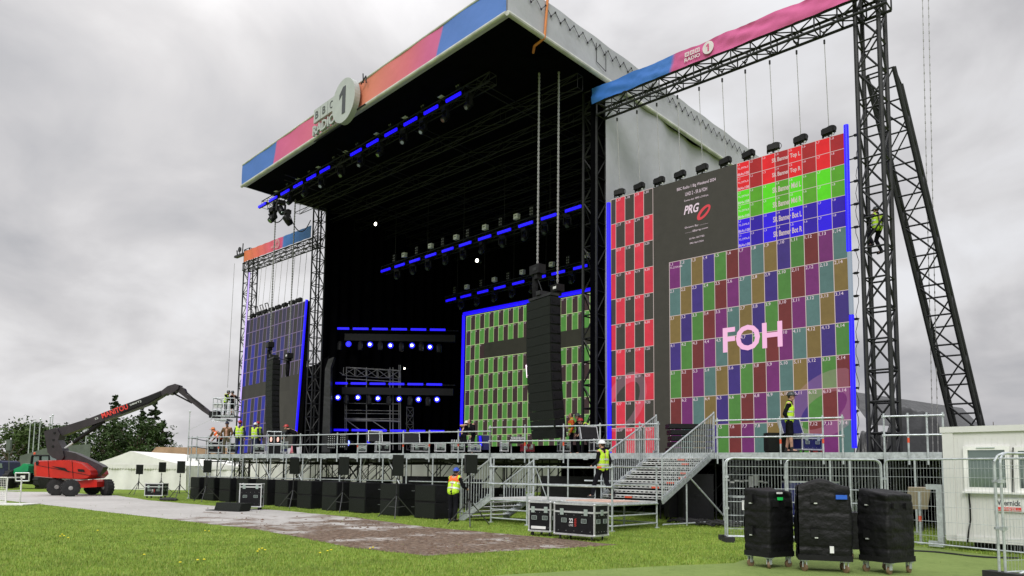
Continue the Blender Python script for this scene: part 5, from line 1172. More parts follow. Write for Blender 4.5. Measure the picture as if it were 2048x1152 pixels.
def window(px0,py0,px1,py1):
    x0,z1=cpt(px0,py0); x1,z0=cpt(px1,py1); w_=x1-x0;h=z1-z0; c=ca+d*(x0+x1)/2+UP*(z0+z1)/2
    mb=MB(); e=.085
    for s_ in (-1,1): mb.box(c+d*(s_*(w_/2-e/2))+n_*.04,(e,.07,h),0,A); mb.box(c+UP*(s_*(h/2-e/2))+n_*.04,(w_-2*e,.07,e),0,A)
    fr=link_mesh('window_frame',mb,'upvc',cbn); link_mesh('pane',MB().box(c+n_*.02,(w_-2*e,.02,h-2*e),0,A),'glass_dark',fr); link_mesh('sill',MB().box(c-UP*(h/2+.02)+n_*.06,(w_+.06,.12,.04),0,A),'upvc',fr)
    mb=MB().box(c+UP*(h/2-.04)+n_*.08,(w_*.4,.02,.02),0,A); link_mesh('vent',mb,'latch_green',fr)
window(1927,893,2024,984); window(2027,894,2130,987)
x0,z1=cpt(1989,997); x1,z0=cpt(2090,1027); mb=MB().box(ca+d*(x0+x1)/2+UP*(z0+z1)/2+n_*.03,(x1-x0,.02,z1-z0),0,A); sgn=link_mesh('name_board',mb,'white_label',cbn)
mb=MB(); xw=cpt(1995,1005)[0]; xw2=cpt(2042,1005)[0]; text(mb,'Wernick',ca+d*xw+UP*(z0+(z1-z0)*.48)+n_*.045,d,UP,(z1-z0)*.42,(xw2-xw),offset=.025); link_mesh('lettering',mb,'sign_dark',sgn)
xw=cpt(1996,1015)[0]; xw2=cpt(2043,1015)[0]; mb=MB().box(ca+d*(xw+xw2)/2+UP*(z0+(z1-z0)*.22)+n_*.045,(xw2-xw,.01,(z1-z0)*.28),0,A); rb=link_mesh('red_strip',mb,'red_label',sgn)
mb=MB(); text(mb,'EVENTS',ca+d*(xw+(xw2-xw)*.14)+UP*(z0+(z1-z0)*.14)+n_*.055,d,UP,(z1-z0)*.17,(xw2-xw)*.62); link_mesh('strip_lettering',mb,'white_label',rb)
mb=MB(); q=[cpt(1938,985),cpt(1941,1010),cpt(1942,1040),cpt(1938,1065),cpt(1936,1085)]; mb.path([ca+d*a_+UP*z_+n_*.05 for a_,z_ in q],.018,0,6); q=[cpt(2028,895),cpt(2027,985)]; mb.path([ca+d*a_+UP*z_+n_*.09 for a_,z_ in q],.012,0,6)
link_mesh('cable',mb,'black',cbn)
mb=MB(); q=ca-d*.12+n_*.0; mb.box(q+UP*.75,(.12,.12,1.35),0,A); mb.box(q-d*.12+UP*1.38,(.3,.1,.12),0,A); mb.box(q-d*.1+UP*.1,(.3,.12,.12),0,A); solo('steel_bracket',mb,'galv','grey steel bracket standing at the left end of the cabin','bracket')
p=atz(1848,1060,0); 
mb=MB(); q=ath(1836,1000,20); A_=(RH,FH,UP); mb.box((q.x,q.y,q.z+.05),(.58,.05,.62),0,(RH,FH*.94+UP*.3,UP*.94-FH*.3)); cbx=solo('beige_panel',mb,'cardboard','beige board with a paper note leaning behind the fence right of the carts','panel')
mb=MB(); a=ath(1839,1008,17.8); a.z=0; mb.tube(a,a+UP*1.25,.03,0,8); mb.tube(a+UP*.02,a+UP*.04,.09,0,8); t=thing('scaffold_prop','silver scaffold tube with red tape standing in front of the beige board','scaffold',a); link_mesh('tube',mb,'galv',t); link_mesh('marker_tape',MB().tube(a+UP*.55,a+UP*.68,.035,0,8),'marker_red',t)
# hoses on the ground
mb=MB().path([atz(1700+x*34,1096+x*2.3+2*math.sin(x))+UP*.02 for x in range(11)],.02,0,6); solo('cable',mb,'rubber','black cable lying on the grass under the fence by the cabin','cable')
# ------------------------------------------------------------------ covered speaker carts
def cart(label,org,ax,w_,dp,h,peak=0.,lab=None,slump=.06,back=False,seed=0):
    r_,f_=V(ax[0]),V(ax[1]); org=V(org); t=thing('covered_speaker_cart',label,'speaker cart',org+r_*w_/2+f_*dp/2,0,'covered speaker carts'); z0=.27; A=(r_,f_,UP); rg=random.Random(seed)
    link_mesh('dolly',MB().box(org+r_*w_/2+f_*dp/2+UP*.24,(w_+.04,dp+.04,.09),0,A),'black',t)
    # cloth cover: a closed shell with seams, sags and folds
    from mathutils import noise
    mb=MB(); nu,nv=96,44
    def shell(u,v):
        # u round the cart, v from hem to top
        per=2*(w_+dp); s_=u*per
        if s_<w_: q=V((s_,0,0)); nn=V((0,-1,0))
        elif s_<w_+dp: q=V((w_,s_-w_,0)); nn=V((1,0,0))
        elif s_<2*w_+dp: q=V((w_-(s_-w_-dp),dp,0)); nn=V((0,1,0))
        else: q=V((0,dp-(s_-2*w_-dp),0)); nn=V((-1,0,0))
        cx,cy=w_/2,dp/2
        kk=min(1,v/.93); z=h*kk
        if v>.93: 
            m=(v-.93)/.07; q=V((cx+(q.x-cx)*(1-m),cy+(q.y-cy)*(1-m),0)); nn=nn*(1-m)
        fold=noise.noise(V((s_*2.2,z*3.0,seed*7.3)))*.022+(abs(noise.noise(V((s_*3.5+z*2.,z*6,seed*3.1))))-.15)*.022
        seam=-.014*math.exp(-((z/h*4)%1-.5)**2*260) 
        blg=.02*math.sin(math.pi*kk)+.015*(1-kk)
        q=q+nn*(fold+seam+blg)
        top=0.
        if v>.6: top=peak*math.exp(-((q.x/w_-.45)**2)*9)*((v-.6)/.4) - slump*(q.x/w_)*((v-.6)/.4)
        zz_=z+top+(noise.noise(V((q.x*4,q.y*4,seed)))*.03*(v-.6)/.4 if v>.6 else 0)
        return org+r_*q.x+f_*q.y+UP*(z0+zz_)
    mb.grid(shell,nu,nv); c=link_mesh('cover',mb,'cover_cloth',t,True)
    def patch(u,z,sx_,sz_,m,name='pocket',th=.012,face='f'):
        if face=='f': q=org+r_*(w_*u)-f_*.045+UP*(z0+z); B=A
        else: q=org+r_*(w_+.045)+f_*(dp*u)+UP*(z0+z); B=(f_,-r_,UP)
        link_mesh(name,MB().box(q,(sx_,th,sz_),0,B),m,c)
    for z in (h*.83,h*.33):
        patch(.32 if back else .3,z,.11,.14,'black','handle_pocket',.03); patch(.33,z-.075,.05,.02,'tape','webbing_end',.035)
    if lab=='green': patch(.42,h*.84,.11,.05,'green_label','sticker',.03,'s'); patch(.4,h*.93,.12,.03,'white_label','paper_strip',.03,'s')
    if lab=='blue': patch(.83,h*.86,.17,.07,'blue_label','sticker',.05); patch(.62,h*.1,.06,.11,'white_label','paper_tag',.05)
    if lab!='blue': patch(.22,h*.76,.13,.09,'black','vent_flap',.03,'s'); patch(.72,h*.76,.13,.09,'black','vent_flap',.03,'s')
    for x,y in ((.1,.1),(.9,.1),(.1,.9),(.9,.9)):
        q=org+r_*(w_*x)+f_*(dp*y); mb=MB().box(q+UP*.185,(.12,.10,.016),0,A); mb.box(q+UP*.13+r_*.03,(.014,.06,.11),0,A); mb.box(q+UP*.13-r_*.03,(.014,.06,.11),0,A); mb.tube(q+UP*.08-r_*.035,q+UP*.08+r_*.035,.012,0,6); k=link_mesh('caster',mb,'galv',t)
        a=rg.uniform(-.7,.7); dd=(r_*math.cos(a)+f_*math.sin(a)); link_mesh('wheel',MB().lathe(q+UP*.064-dd*.022,dd,[(.03,0),(.062,.004),(.064,.012),(.064,.032),(.062,.04),(.03,.044)],0,18),'caster_wheel',k)
    return t
a=atz(1489,1130); b_=atz(1531,1137); 
cart('black covered speaker cart with a small green sticker, left of the three',atz(1492,1132),rotax(R(-16)),.50,.62,1.10,0,'green',.05,seed=1)
cart('tallest black covered speaker cart with a blue sticker, in the middle',atz(1600,1143),rotax(R(26)),.80,.55,1.14,.14,'blue',.0,seed=2)
cart('black covered speaker cart right of the middle one, flap pockets on its side',atz(1722,1143),rotax(R(-18)),.52,.66,1.12,0,None,.10,seed=3)
# low cart partly hidden
q=atz(1712,1118); mb=MB().box(q+RH*.1+UP*.55,(.5,.4,.7),0,(RH,FH,UP)); hc=thing('speaker_cart','low black cart hidden between the middle and right covered carts','speaker cart',q); link_mesh('body',mb,'cover_cloth',hc)
for s_ in (-.1,.3): link_mesh('wheel',MB().lathe(q+RH*s_+UP*.064,RH,[(.03,0),(.064,.01),(.064,.03),(.03,.04)],0,14),'caster_wheel',hc); link_mesh('caster',MB().box(q+RH*s_+UP*.15,(.06,.08,.12),0,(RH,FH,UP)),'galv',hc)
# ------------------------------------------------------------------ dark sheeted heap behind the right tower
def sheet_heap(name,label,pts_base,top,seed,m='tarp_dark'):
    from mathutils import noise
    mb=MB(); a,b_,c,d=[V(p) for p in pts_base]
    def f(u,v):
        p=a.lerp(b_,u).lerp(d.lerp(c,u),v); e=min(u,1-u,v,1-v)*2; k=min(1,e*3.2)**.55
        z=top(u,v)*k+noise.noise(V((u*7,v*7,seed)))*.12+noise.noise(V((u*19,v*17,seed)))*.05
        q=(p-(a+c)/2)*(1+.05*(1-k)); return (a+c)/2+q+UP*z
    mb.grid(f,46,34); return solo(name,mb,m,label,'tarpaulin',smooth=True)
q=lambda px,d,z=DZ:(lambda p:V((p.x,p.y,z)))(ath(px,900,d))
sheet_heap('tarpaulin_heap','crumpled shiny black tarpaulin over equipment right of the big tower',[q(1770,30),q(1890,30),q(1915,34),q(1790,34)],lambda u,v:2.25-.7*abs(u-.3),3.)
mb=MB(); A0=ath(1690,781,37);B0=ath(1925,816,37)
mb.grid(lambda u,v:A0.lerp(B0,u)-UP*(1.9*v)-FH*(2.5*v)+UP*(.08*math.sin(u*9)*v),40,6); o=solo('tarpaulin_roof',mb,'tarp_dark','grey black sheet roof sloping behind the foot of the right tower','tarpaulin',smooth=True)
sheet_heap('tarpaulin_heap','low heap of black tarpaulin beside the foot of the right tower',[q(1712,31),q(1775,31),q(1780,34),q(1722,34)],lambda u,v:1.2,6.)
# ------------------------------------------------------------------ gear standing on the deck
def dcase(name,label,px0,px1,pyt,off,ang=.0,open_lid=False,body='panel_black',rim='alu',**k):
    p=on_deck((px0+px1)/2)+V((-.1,off,0)); d=hd((p.x,p.y,DZ)); a=ath(px0,905,d); w_=(px1-px0)*d/FPX*.72; dp=min(.9,w_*.6); h=max(.25,ath(px0,pyt,d).z-DZ-.13)
    ax=(RH*math.cos(ang)+FH*math.sin(ang),-RH*math.sin(ang)+FH*math.cos(ang)); return case(name,label,V((a.x,a.y,DZ)),ax,w_,dp,h,'equipment cases on the deck',rim,body,open_lid=open_lid,**k)
DC=[('flight_case','black case at the far left of the deck in front of the bending worker',416,452,884,2.4,{}),('flight_case','black case beside the brown jacketed worker',455,478,886,2.6,{}),
('flight_case','low black cases behind the rail below the striped screen, left one',508,536,889,2.6,{}),('road_case','bluish case standing against the left screen foot',562,579,884,2.2,dict(body='navy_panel')),
('flight_case','black case with silver rim just right of the grey sheeted column',716,738,893,1.6,{}),('flight_case','dark case with an open lid and paper note below the blue shelves',752,790,884,2.2,dict(open_lid=True)),
('flight_case','long black case with an open lid behind the third span of rail',826,872,889,1.6,dict(open_lid=True)),('flight_case','silver edged black case in the middle of the deck',872,898,888,1.3,dict(rim='alu_bright')),
('flight_case','black case under the mixing desk near the green screen corner',906,938,886,1.5,{}),('road_case','low bluish black crate left of the tilted lit desk',940,970,893,1.5,dict(body='navy_panel')),
('flight_case','narrow silver edged case left of the dark red case',1003,1022,886,1.4,dict(rim='alu_bright')),('flight_case','dark red case below the hanging speaker array',1046,1078,889,1.4,dict(body='case_red',rim='case_red')),
('flight_case','black case with loose cable beside the right stage tower foot',1120,1150,884,1.6,{}),('flight_case','black case with an upright lid and paper note left of the wide stairs',1188,1240,879,1.5,dict(open_lid=True)),
('flight_case','navy flight case with an open lid beside the man in shorts',1605,1672,868,1.1,dict(open_lid=True,body='navy_panel'))]
for n_,lb_,x0,x1,yt,off,k in DC: dcase(n_,lb_,x0,x1,yt,off,.3,**k)
p=on_deck(1530)+V((0,1.1,0)); mb=MB().box((p.x,p.y,DZ+.38),(.85,.45,.6),0,(RH,FH,UP)); sp=thing('floor_monitor','black box speaker on the deck in front of the colour grid','speaker',(p.x,p.y,DZ)); link_mesh('cabinet',mb,'grille',sp); link_mesh('base',MB().box((p.x,p.y,DZ+.05),(.8,.4,.08),0,(RH,FH,UP)),'black',sp)
for i,(px,pyt,w_) in enumerate([(1345,853,.95)]):
    p=on_deck(1345)+V((0,1.2,0))
    t=thing('equipment_stack','pile of flat black stage gear between the two stair handrails','equipment',(p.x,p.y,DZ))
    for k in range(5): link_mesh('flat_case',MB().box(V((p.x,p.y,DZ+.12+.21*k))+RH*random.uniform(-.05,.05),(1.5,.7,.16),0,(RH,FH,UP)).box(V((p.x,p.y,DZ+.12+.21*k))+RH*.2-FH*.36,(.12,.03,.06),0,(RH,FH,UP)),'black',t)
# lamp rack with two pink lit lamps at the left screen foot
d=41; a=ath(533,903,d); b_=ath(562,903,d); t=thing('lamp_rack','metal framed open rack with two glowing peach lamps below the left screen','rack',(a.x,a.y,DZ)); h=ath(533,863,d).z-DZ; mb=MB(); a.z=b_.z=DZ
for p in (a,b_,a+FH*.6,b_+FH*.6): mb.tube(p,p+UP*h,.03)
for z in (.05,h*.5,h): mb.path([a+UP*z,b_+UP*z,b_+FH*.6+UP*z,a+FH*.6+UP*z,a+UP*z],.028)
mb.tube(a.lerp(b_,.5),a.lerp(b_,.5)+UP*h,.03); link_mesh('frame',mb,'galv',t); link_mesh('panel',MB().box(a.lerp(b_,.5)+FH*.3+UP*h*.5,((b_-a).length*.95,.5,h*.95),0,(RH,FH,UP)),'panel_black',t)
for k in (.28,.75):
    for z in (h*.68,): link_mesh('lamp',MB().ell(a.lerp(b_,k)-FH*.0+UP*z,(.09,.05,.14),0,10,6),'lamp_peach',t)
def cone(label,px,pyb,pyt,d,m='pink'):
    a=ath(px,pyb,d); h=ath(px,pyt,d).z-DZ; a.z=DZ; t=thing('traffic_cone',label,'cone',a); link_mesh('body',MB().lathe(a,UP,[(.16,.03),(.03,h)],0,12),m,t,True); link_mesh('base',MB().box(a+UP*.015,(.38,.38,.03),0,(RH,FH,UP)),m,t)
cone('pink traffic cone on the deck beside the crouching worker',585,906,887,39)
# mixing desks
def desk(label,px0,px1,pyt,d,lit=False):
    a=ath(px0,905,d); b_=ath(px1,905,d); a.z=b_.z=DZ; h=ath(px0,pyt,d).z-DZ; t=thing('mixing_desk',label,'mixing desk',a); c=a.lerp(b_,.5); w_=(b_-a).length
    link_mesh('console',MB().prism([c-RH*w_/2-FH*.3+UP*(h-.22),c-RH*w_/2+FH*.35+UP*(h),c-RH*w_/2+FH*.35+UP*(h-.3),c-RH*w_/2-FH*.3+UP*(h-.32)],RH*w_),'panel_black',t)
    mb=MB(); 
    for s_ in (-.42,.42): mb.tube(c+RH*w_*s_,c+RH*w_*s_+UP*(h-.3),.025)
    mb.tube(c-RH*w_*.5-FH*.31+UP*(h-.2),c+RH*w_*.5-FH*.31+UP*(h-.2),.03); link_mesh('stand',mb,'alu',t)
    mb=MB()
    for i in range(9): mb.box(c+RH*w_*(-.42+.1*i)-FH*.0+UP*(h-.08),(.05,.25,.03),0,(RH,(FH*.94+UP*.34),UP))
    link_mesh('faders',mb,'tape',t)
desk('mixing desk with silver stand in front of the green screen corner',900,945,878,33)
desk('second mixing desk just left of the dark red case',1020,1052,872,31)
mb=MB(); a=ath(967,885,31.5); mb.box(a,(.55,.08,.62),0,(RH,FH,UP)); o=solo('blue_screen_back',mb,'navy_panel','dark blue upright panel left of the second mixing desk','panel')
tubelight('short blue glowing strip on the left edge of the dark blue panel',ath(960,872,31.3),ath(962,892,31.3),r_=.05)
for i,(x,y) in enumerate([(663,884),(688,882)]):
    d=37; c=ath(x,y,d); t=thing('pixel_panel',['left','right'][i]+' small panel of white lamp dots on the deck beside the blue lamp','lamp panel',c); link_mesh('panel',MB().box(c,(.42,.06,.7),0,(RH,FH,UP)),'black',t); mb=MB()
    for u in range(3+(1-i)):
        for v in range(6): mb.ell(c-FH*.05+RH*(-.15+.1*u)+UP*(-.28+.11*v),(.03,.02,.03),0,6,4)
    link_mesh('lamp_dots',mb,'sign_white',t)
for i,(x,y,on) in enumerate([(696,886,1),(737,884,0),(820,885,0)]):
    p=ath(x,y,37.5-i); glow(['bright blue','dim blue','second dim blue'][i]+' round lamp standing among the deck cases',p,.13 if on else .10,'lamp_blue' if on else 'led_blue',nm='floor_lamp')
# ================================================================== BOOM LIFT
BD=41.
t=thing('boom_lift','red and dark grey articulated boom lift parked on the boards','boom lift',tbase(150,41.5))
def pr(px,d,th,off=0.): return MB().prism([ath(x,y,d+off) for x,y in px][::-1],FH*th)
def smooth_poly(p): return p
link_mesh('chassis',MB().prism([ath(x,y,41.2) for x,y in ((120,960),(196,964),(196,972),(122,974))],FH*1.5),'white_paint',t)
link_mesh('chassis_cover',pr([(155,961),(190,959),(194,963),(194,974),(156,976),(152,969)],40.6,1.2),'red_paint',t)
wls=[(112,991,.46),(140,993,.44),(184,989,.42),(213,991,.44)]
wa=(RH*.80+FH*.45).normalized()*1; wa2=(RH*.86-FH*.35).normalized()
for i,(x,y,r_) in enumerate(wls):
    c=atz(x,y)+UP*r_; ax=(RH*.55-FH*.83) if i!=3 else (RH*.55+FH*.83); ax=ax.normalized() 
    wd_=.42; mb=MB().lathe(c-ax*wd_/2,ax,[(r_*.62,0),(r_*.93,.02),(r_,.08),(r_,wd_-.08),(r_*.93,wd_-.02),(r_*.62,wd_)],0,22)
    u=ax.cross(UP).normalized(); 
    for k in range(16):
        a=k*6.283/16; d=u*math.cos(a)+UP*math.sin(a)
        for s_ in (-1,1): mb.box(c+d*(r_+.0)+ax*(s_*wd_*.24),(.07,wd_*.42,.05),0,(d.cross(ax),(ax+d.cross(ax)*.45*s_).normalized(),d))
    ty=link_mesh('wheel',mb,'rubber',t); sd_=-1 if ax.dot(FH)>0 else 1
    link_mesh('rim',MB().lathe(c+ax*sd_*(wd_/2-.06),ax*sd_,[(r_*.6,0),(r_*.56,.06),(r_*.3,.03),(r_*.2,.09)],0,16),'rim',ty)
mb=MB()
for x,y in ((196,975),(118,975)): mb.tube(ath(x-14,975,41.6),ath(x+14,975,41.6),.10,0,8)
mb.box(ath(140,970,41.7),(1.6,.8,.25),0,(RH,FH,UP)); link_mesh('axle',mb,'black',t)
tur=[(68,940),(69,925),(78,921),(138,920),(165,926),(184,941),(186,949),(178,957),(160,959),(100,956),(69,953)]
mb=MB(); n=len(tur); cx_,cy_=128,942
def ins(k,s_): return [(cx_+(x-cx_)*s_,cy_+(y-cy_)*s_) for x,y in tur]
r0=[ath(x,y,40.3) for x,y in ins(0,.93)]; r1=[ath(x,y,40.5) for x,y in tur]; r2_=[p+FH*1.5 for p in r1]; r3=[p+FH*1.8 for p in r0]
vs_=r0+r1+r2_+r3; fs_=[tuple(range(n)),tuple(range(3*n,4*n))[::-1]]
for j in range(3): fs_+=[(j*n+i,(j+1)*n+i,(j+1)*n+(i+1)%n,j*n+(i+1)%n) for i in range(n)]
mb.add(vs_,fs_); tu=link_mesh('turret_cover',mb,'red_paint',t)
mb=MB(); 
for seg in (((96,921),(98,955)),((144,921),(146,956)),((72,930),(180,951))): mb.tube(ath(*seg[0],40.28),ath(*seg[1],40.28),.012,0,4)
link_mesh('panel_seam',mb,'black',tu)
link_mesh('decal',MB().add([ath(x,y,40.26) for x,y in ((102,932),(130,936),(139,945),(122,939))],[(0,1,2,3)]).add([ath(x,y,40.26) for x,y in ((155,938),(168,939),(169,944),(156,943))],[(0,1,2,3)]),'black',tu)
link_mesh('turret_recess',MB().add([ath(x,y,40.26) for x,y in ((71,923),(78,922),(76,930),(72,931))],[(0,1,2,3)]),'black',tu)
tk=MB().tube(ath(128,920,41.2),ath(128,914,41.2),.08).box(ath(126,914,41.2),(.3,.3,.08),0,(RH,FH,UP)); link_mesh('control_box',tk,'black',t)
low=[(118,904),(128,901),(150,906),(200,929),(207,934),(204,941),(192,953),(184,955),(170,948),(142,926),(112,922)]
link_mesh('lower_boom',pr(low,41.0,.5),'boom_dark',t)
ris=[(87,863),(95,860),(112,855),(120,868),(116,880),(124,897),(128,913),(122,922),(104,915),(95,905),(92,888),(90,875)]
link_mesh('riser',pr(ris,40.9,.62),'boom_dark',t)
mb=MB()
for x,y in ((109,866),(107,880),(106,893),(188,946)): mb.lathe(ath(x,y,40.9),-FH,[(.07,0),(.06,.03)],0,10)
link_mesh('pivot_pin',mb,'black',t)
ub_=[(108,862),(118,855.5),(177,837),(240,812),(296,791.5),(322,781),(328,789),(296,809),(240,830),(206,842),(150,862),(126,871)]
up_=link_mesh('upper_boom',pr(ub_,41.0,.42),'boom_dark',t)
bx=[(234,817.5),(296,793),(320,784),(322,791),(296,805),(240,826)]
link_mesh('inner_boom',pr(bx,40.93,.05),'black',up_)
def ltext(s_,x0,y0,x1,y1,hpx,m,d,nm,off=.025):
    a=ath(x0,y0,d); b_=ath(x1,y1,d); r_=(b_-a); Ln=r_.length; r_.normalize(); u=(-FH).cross(r_); u=u if u.z>0 else -u
    mb=MB(); text(mb,s_,a,r_,u,hpx*d/FPX,Ln,offset=off); return link_mesh(nm,mb,m,up_)
ltext('MANITOU',205,837,257,817.5,11,'red_label',40.92,'lettering'); ltext('280TJ',260,813,283,804.5,4.5,'tape',40.90,'model_lettering'); ltext('22',190,840,197,837.5,4,'tape',40.92,'small_marks')
el=[(322,782),(335,772),(350,767.5),(358,770),(356,778),(345,786),(338,789),(334,786),(328,790)]
link_mesh('elbow',pr(el,40.95,.5),'boom_dark',t)
jb=[(352,768),(368,777),(372,787),(392,801),(412,817),(423,827),(419,832),(404,822),(385,807),(366,792),(352,781)]
link_mesh('jib',pr(jb,41.05,.3),'boom_dark',t)
mb=MB(); mb.tube(ath(344,785,41.2),ath(384,806,41.2),.05); mb.tube(ath(330,788,41.2),ath(344,785,41.2),.04); mb.path([ath(372,783,40.9),ath(388,798,40.9),ath(408,813,40.9)],.03); link_mesh('link_rod',mb,'black',t)
link_mesh('ram',MB().tube(ath(208,842,41.2),ath(147,885,41.2),.10,0,10).tube(ath(206,842,41.2),ath(180,861,41.2),.13,0,10),'black',t)
link_mesh('ram_rod',MB().tube(ath(147,885,41.2),ath(129,897,41.2),.06,0,10),'alu_bright',t)
# basket
d0=40.6; bk=thing('boom_basket','','x') if False else None
b0=ath(425,833,d0); b1=ath(468,833,d0); b0.z=b1.z=(b0.z+b1.z)/2; ht_=ath(430,796,d0).z-b0.z
mb=MB().prism([b0,b1,b1+FH*1.1,b0+FH*1.1],UP*.07); mb.prism([b0-UP*.22+RH*.1,b1-UP*.22-RH*.4,b1-UP*.22-RH*.4+FH*.9,b0-UP*.22+RH*.1+FH*.9],UP*.1); fl_=link_mesh('basket_floor',mb,'galv',t)
mb=MB(); 
for z in (.35,.7,ht_): mb.path([b0+UP*z,b1+UP*z,b1+FH*1.1+UP*z,b0+FH*1.1+UP*z,b0+UP*z],.022)
for k in range(6):
    for o_ in (V((0,0,0)),FH*1.1): q=b0.lerp(b1,k/5)+o_; mb.tube(q,q+UP*ht_,.02)
mb.path([b0-RH*.02+UP*0,b0-RH*.1-UP*.25,b0+RH*.9-UP*.33,b1-RH*.1-UP*.2],.02)
link_mesh('basket_rail',mb,'galv',fl_); link_mesh('basket_panel',MB().box(b0+RH*.25+UP*.62+FH*.1,(.45,.1,.25),0,(RH,FH,UP)),'tape',fl_); mb=MB().box(ath(427,829,d0)+FH*.2,(.5,.4,.35),0,(RH,FH,UP)); link_mesh('rotator',mb,'black',t)
# ------------------------------------------------------------------ tractor behind
TD=52
t=thing('tractor','green bonneted tractor with a white edged box on its nose behind the lift','tractor',tbase(60,TD)); A=(RH,FH,UP)
def tp_(x,y,d=TD): return ath(x,y,d)
for i,(x,y,r_) in enumerate(((22,981,.62),(84,981,.66),(30,979,.5))):
    c=tbase(x,TD+(1.6 if i==2 else 0))+UP*r_; mb=MB().lathe(c-RH*.2,RH,[(r_*.6,0),(r_,.06),(r_,.36),(r_*.6,.4)],0,18)
    for k in range(12): a=k*.5236; dd=FH*math.cos(a)+UP*math.sin(a); mb.box(c+dd*r_,(.4,.08,.07),0,(RH,dd.cross(RH),dd))
    w_=link_mesh('wheel',mb,'rubber',t); link_mesh('rim',MB().lathe(c-RH*.23,RH,[(r_*.55,0),(r_*.5,.03)],0,14),'rim',w_)
link_mesh('chassis',pr([(28,950),(84,948),(84,966),(60,969),(28,966)],TD-.2,1.6),'black',t)
link_mesh('bonnet',pr([(24,944),(28,938),(42,932),(60,934),(62,948),(30,950)],TD,1.4),'green_paint',t); link_mesh('air_cleaner',pr([(43,930),(47,927),(54,928),(57,932),(56,943),(42,944)],TD-.3,.6),'green_paint',t)
cb2=link_mesh('cab',pr([(60,945),(64,914),(68,910),(96,910),(100,945)],TD+.3,1.6),'glass_dark',t); mb=MB()
for p_,q_ in (((60,945),(64,912)),((64,911),(98,911)),((98,911),(100,945)),((80,911),(80,945))): mb.tube(tp_(*p_,TD+.25),tp_(*q_,TD+.25),.06)
link_mesh('cab_frame',mb,'black',cb2); link_mesh('beacon',MB().lathe(tp_(69,909),UP,[(.07,0),(.07,.12),(.03,.15)],0,8),'marker_red',cb2)
fb=link_mesh('nose_box',pr([(31,946),(59,946),(58,962),(32,962)],TD-.7,.4),'panel_black',t); mb=MB().path([tp_(x,y,TD-.74) for x,y in ((31,946),(59,946),(58,962),(32,962),(31,946))],.05); link_mesh('edging',mb,'alu_bright',fb); link_mesh('number_plate',pr([(41,951),(50,951),(50,957),(41,957)],TD-.76,.03),'white_label',fb)
mb=MB(); mb.tube(tp_(18,904,TD+2),tp_(18,950,TD+2),.03);mb.tube(tp_(8,905,TD+2),tp_(32,904,TD+2),.03); mb.box(tp_(18,890,TD+2),(.3,.2,.8),0,A); mb.tube(tp_(18,885,TD+2),tp_(18,905,TD+2),.03); solo('telehandler_mast',mb,'hoarding','thin frame and green lamp standing behind the tractor bonnet','frame')
mb=MB(); mb.prism([tp_(x,y,TD+4) for x,y in ((-14,925),(-2,921),(6,924),(8,955),(-14,955))],FH*2.); vn=thing('parked_van','dark vehicle cut off by the left picture edge behind the barrier','van',tbase(0,TD+4)); link_mesh('body',mb,'navy',vn); link_mesh('windscreen',MB().prism([tp_(x,y,TD+3.95) for x,y in ((-4,926),(4,927),(5,936),(-5,936))],FH*.02),'glass_dark',vn)
for x in (-10,4): link_mesh('wheel',MB().lathe(tbase(x,TD+4)+UP*.4-FH*.1,FH,[(.4,0),(.4,.25)],0,14),'rubber',vn)
# ================================================================== PEOPLE
def caps(mb,a,b_,ra,rb,n=10,fl=(1,1)):
    a=V(a);b_=V(b_); ax=(b_-a); Ln=ax.length
    if Ln<1e-5: mb.ell(a,(ra,ra,ra),0,n,6); return
    prof=[]; 
    for k in range(4): t_=math.pi/2*(1-k/3.); prof.append((max(.0005,ra*math.cos(t_)),-ra*math.sin(t_)))
    for k in range(4): t_=math.pi/2*k/3.; prof.append((max(.0005,rb*math.cos(t_)),Ln+rb*math.sin(t_)))
    mb.lathe(a,ax,prof,0,n)
def remesh(o,vox,sm=4):
    m=o.modifiers.new('r','REMESH'); m.mode='VOXEL'; m.voxel_size=vox; m.use_smooth_shade=True
    s_=o.modifiers.new('s','SMOOTH'); s_.iterations=sm; s_.factor=.5
BASE=dict(pel=(0,0,.96),wai=(0,.0,1.10),che=(0,.01,1.30),nec=(0,.0,1.50),hea=(0,.025,1.65),
 sL=(-.185,0,1.42),sR=(.185,0,1.42),eL=(-.25,-.03,1.14),eR=(.25,-.03,1.14),wL=(-.26,.08,.90),wR=(.26,.08,.90),
 hL=(-.095,0,.93),hR=(.095,0,.93),kL=(-.11,.03,.50),kR=(.11,.03,.50),aL=(-.12,-.02,.09),aR=(.12,-.02,.09))
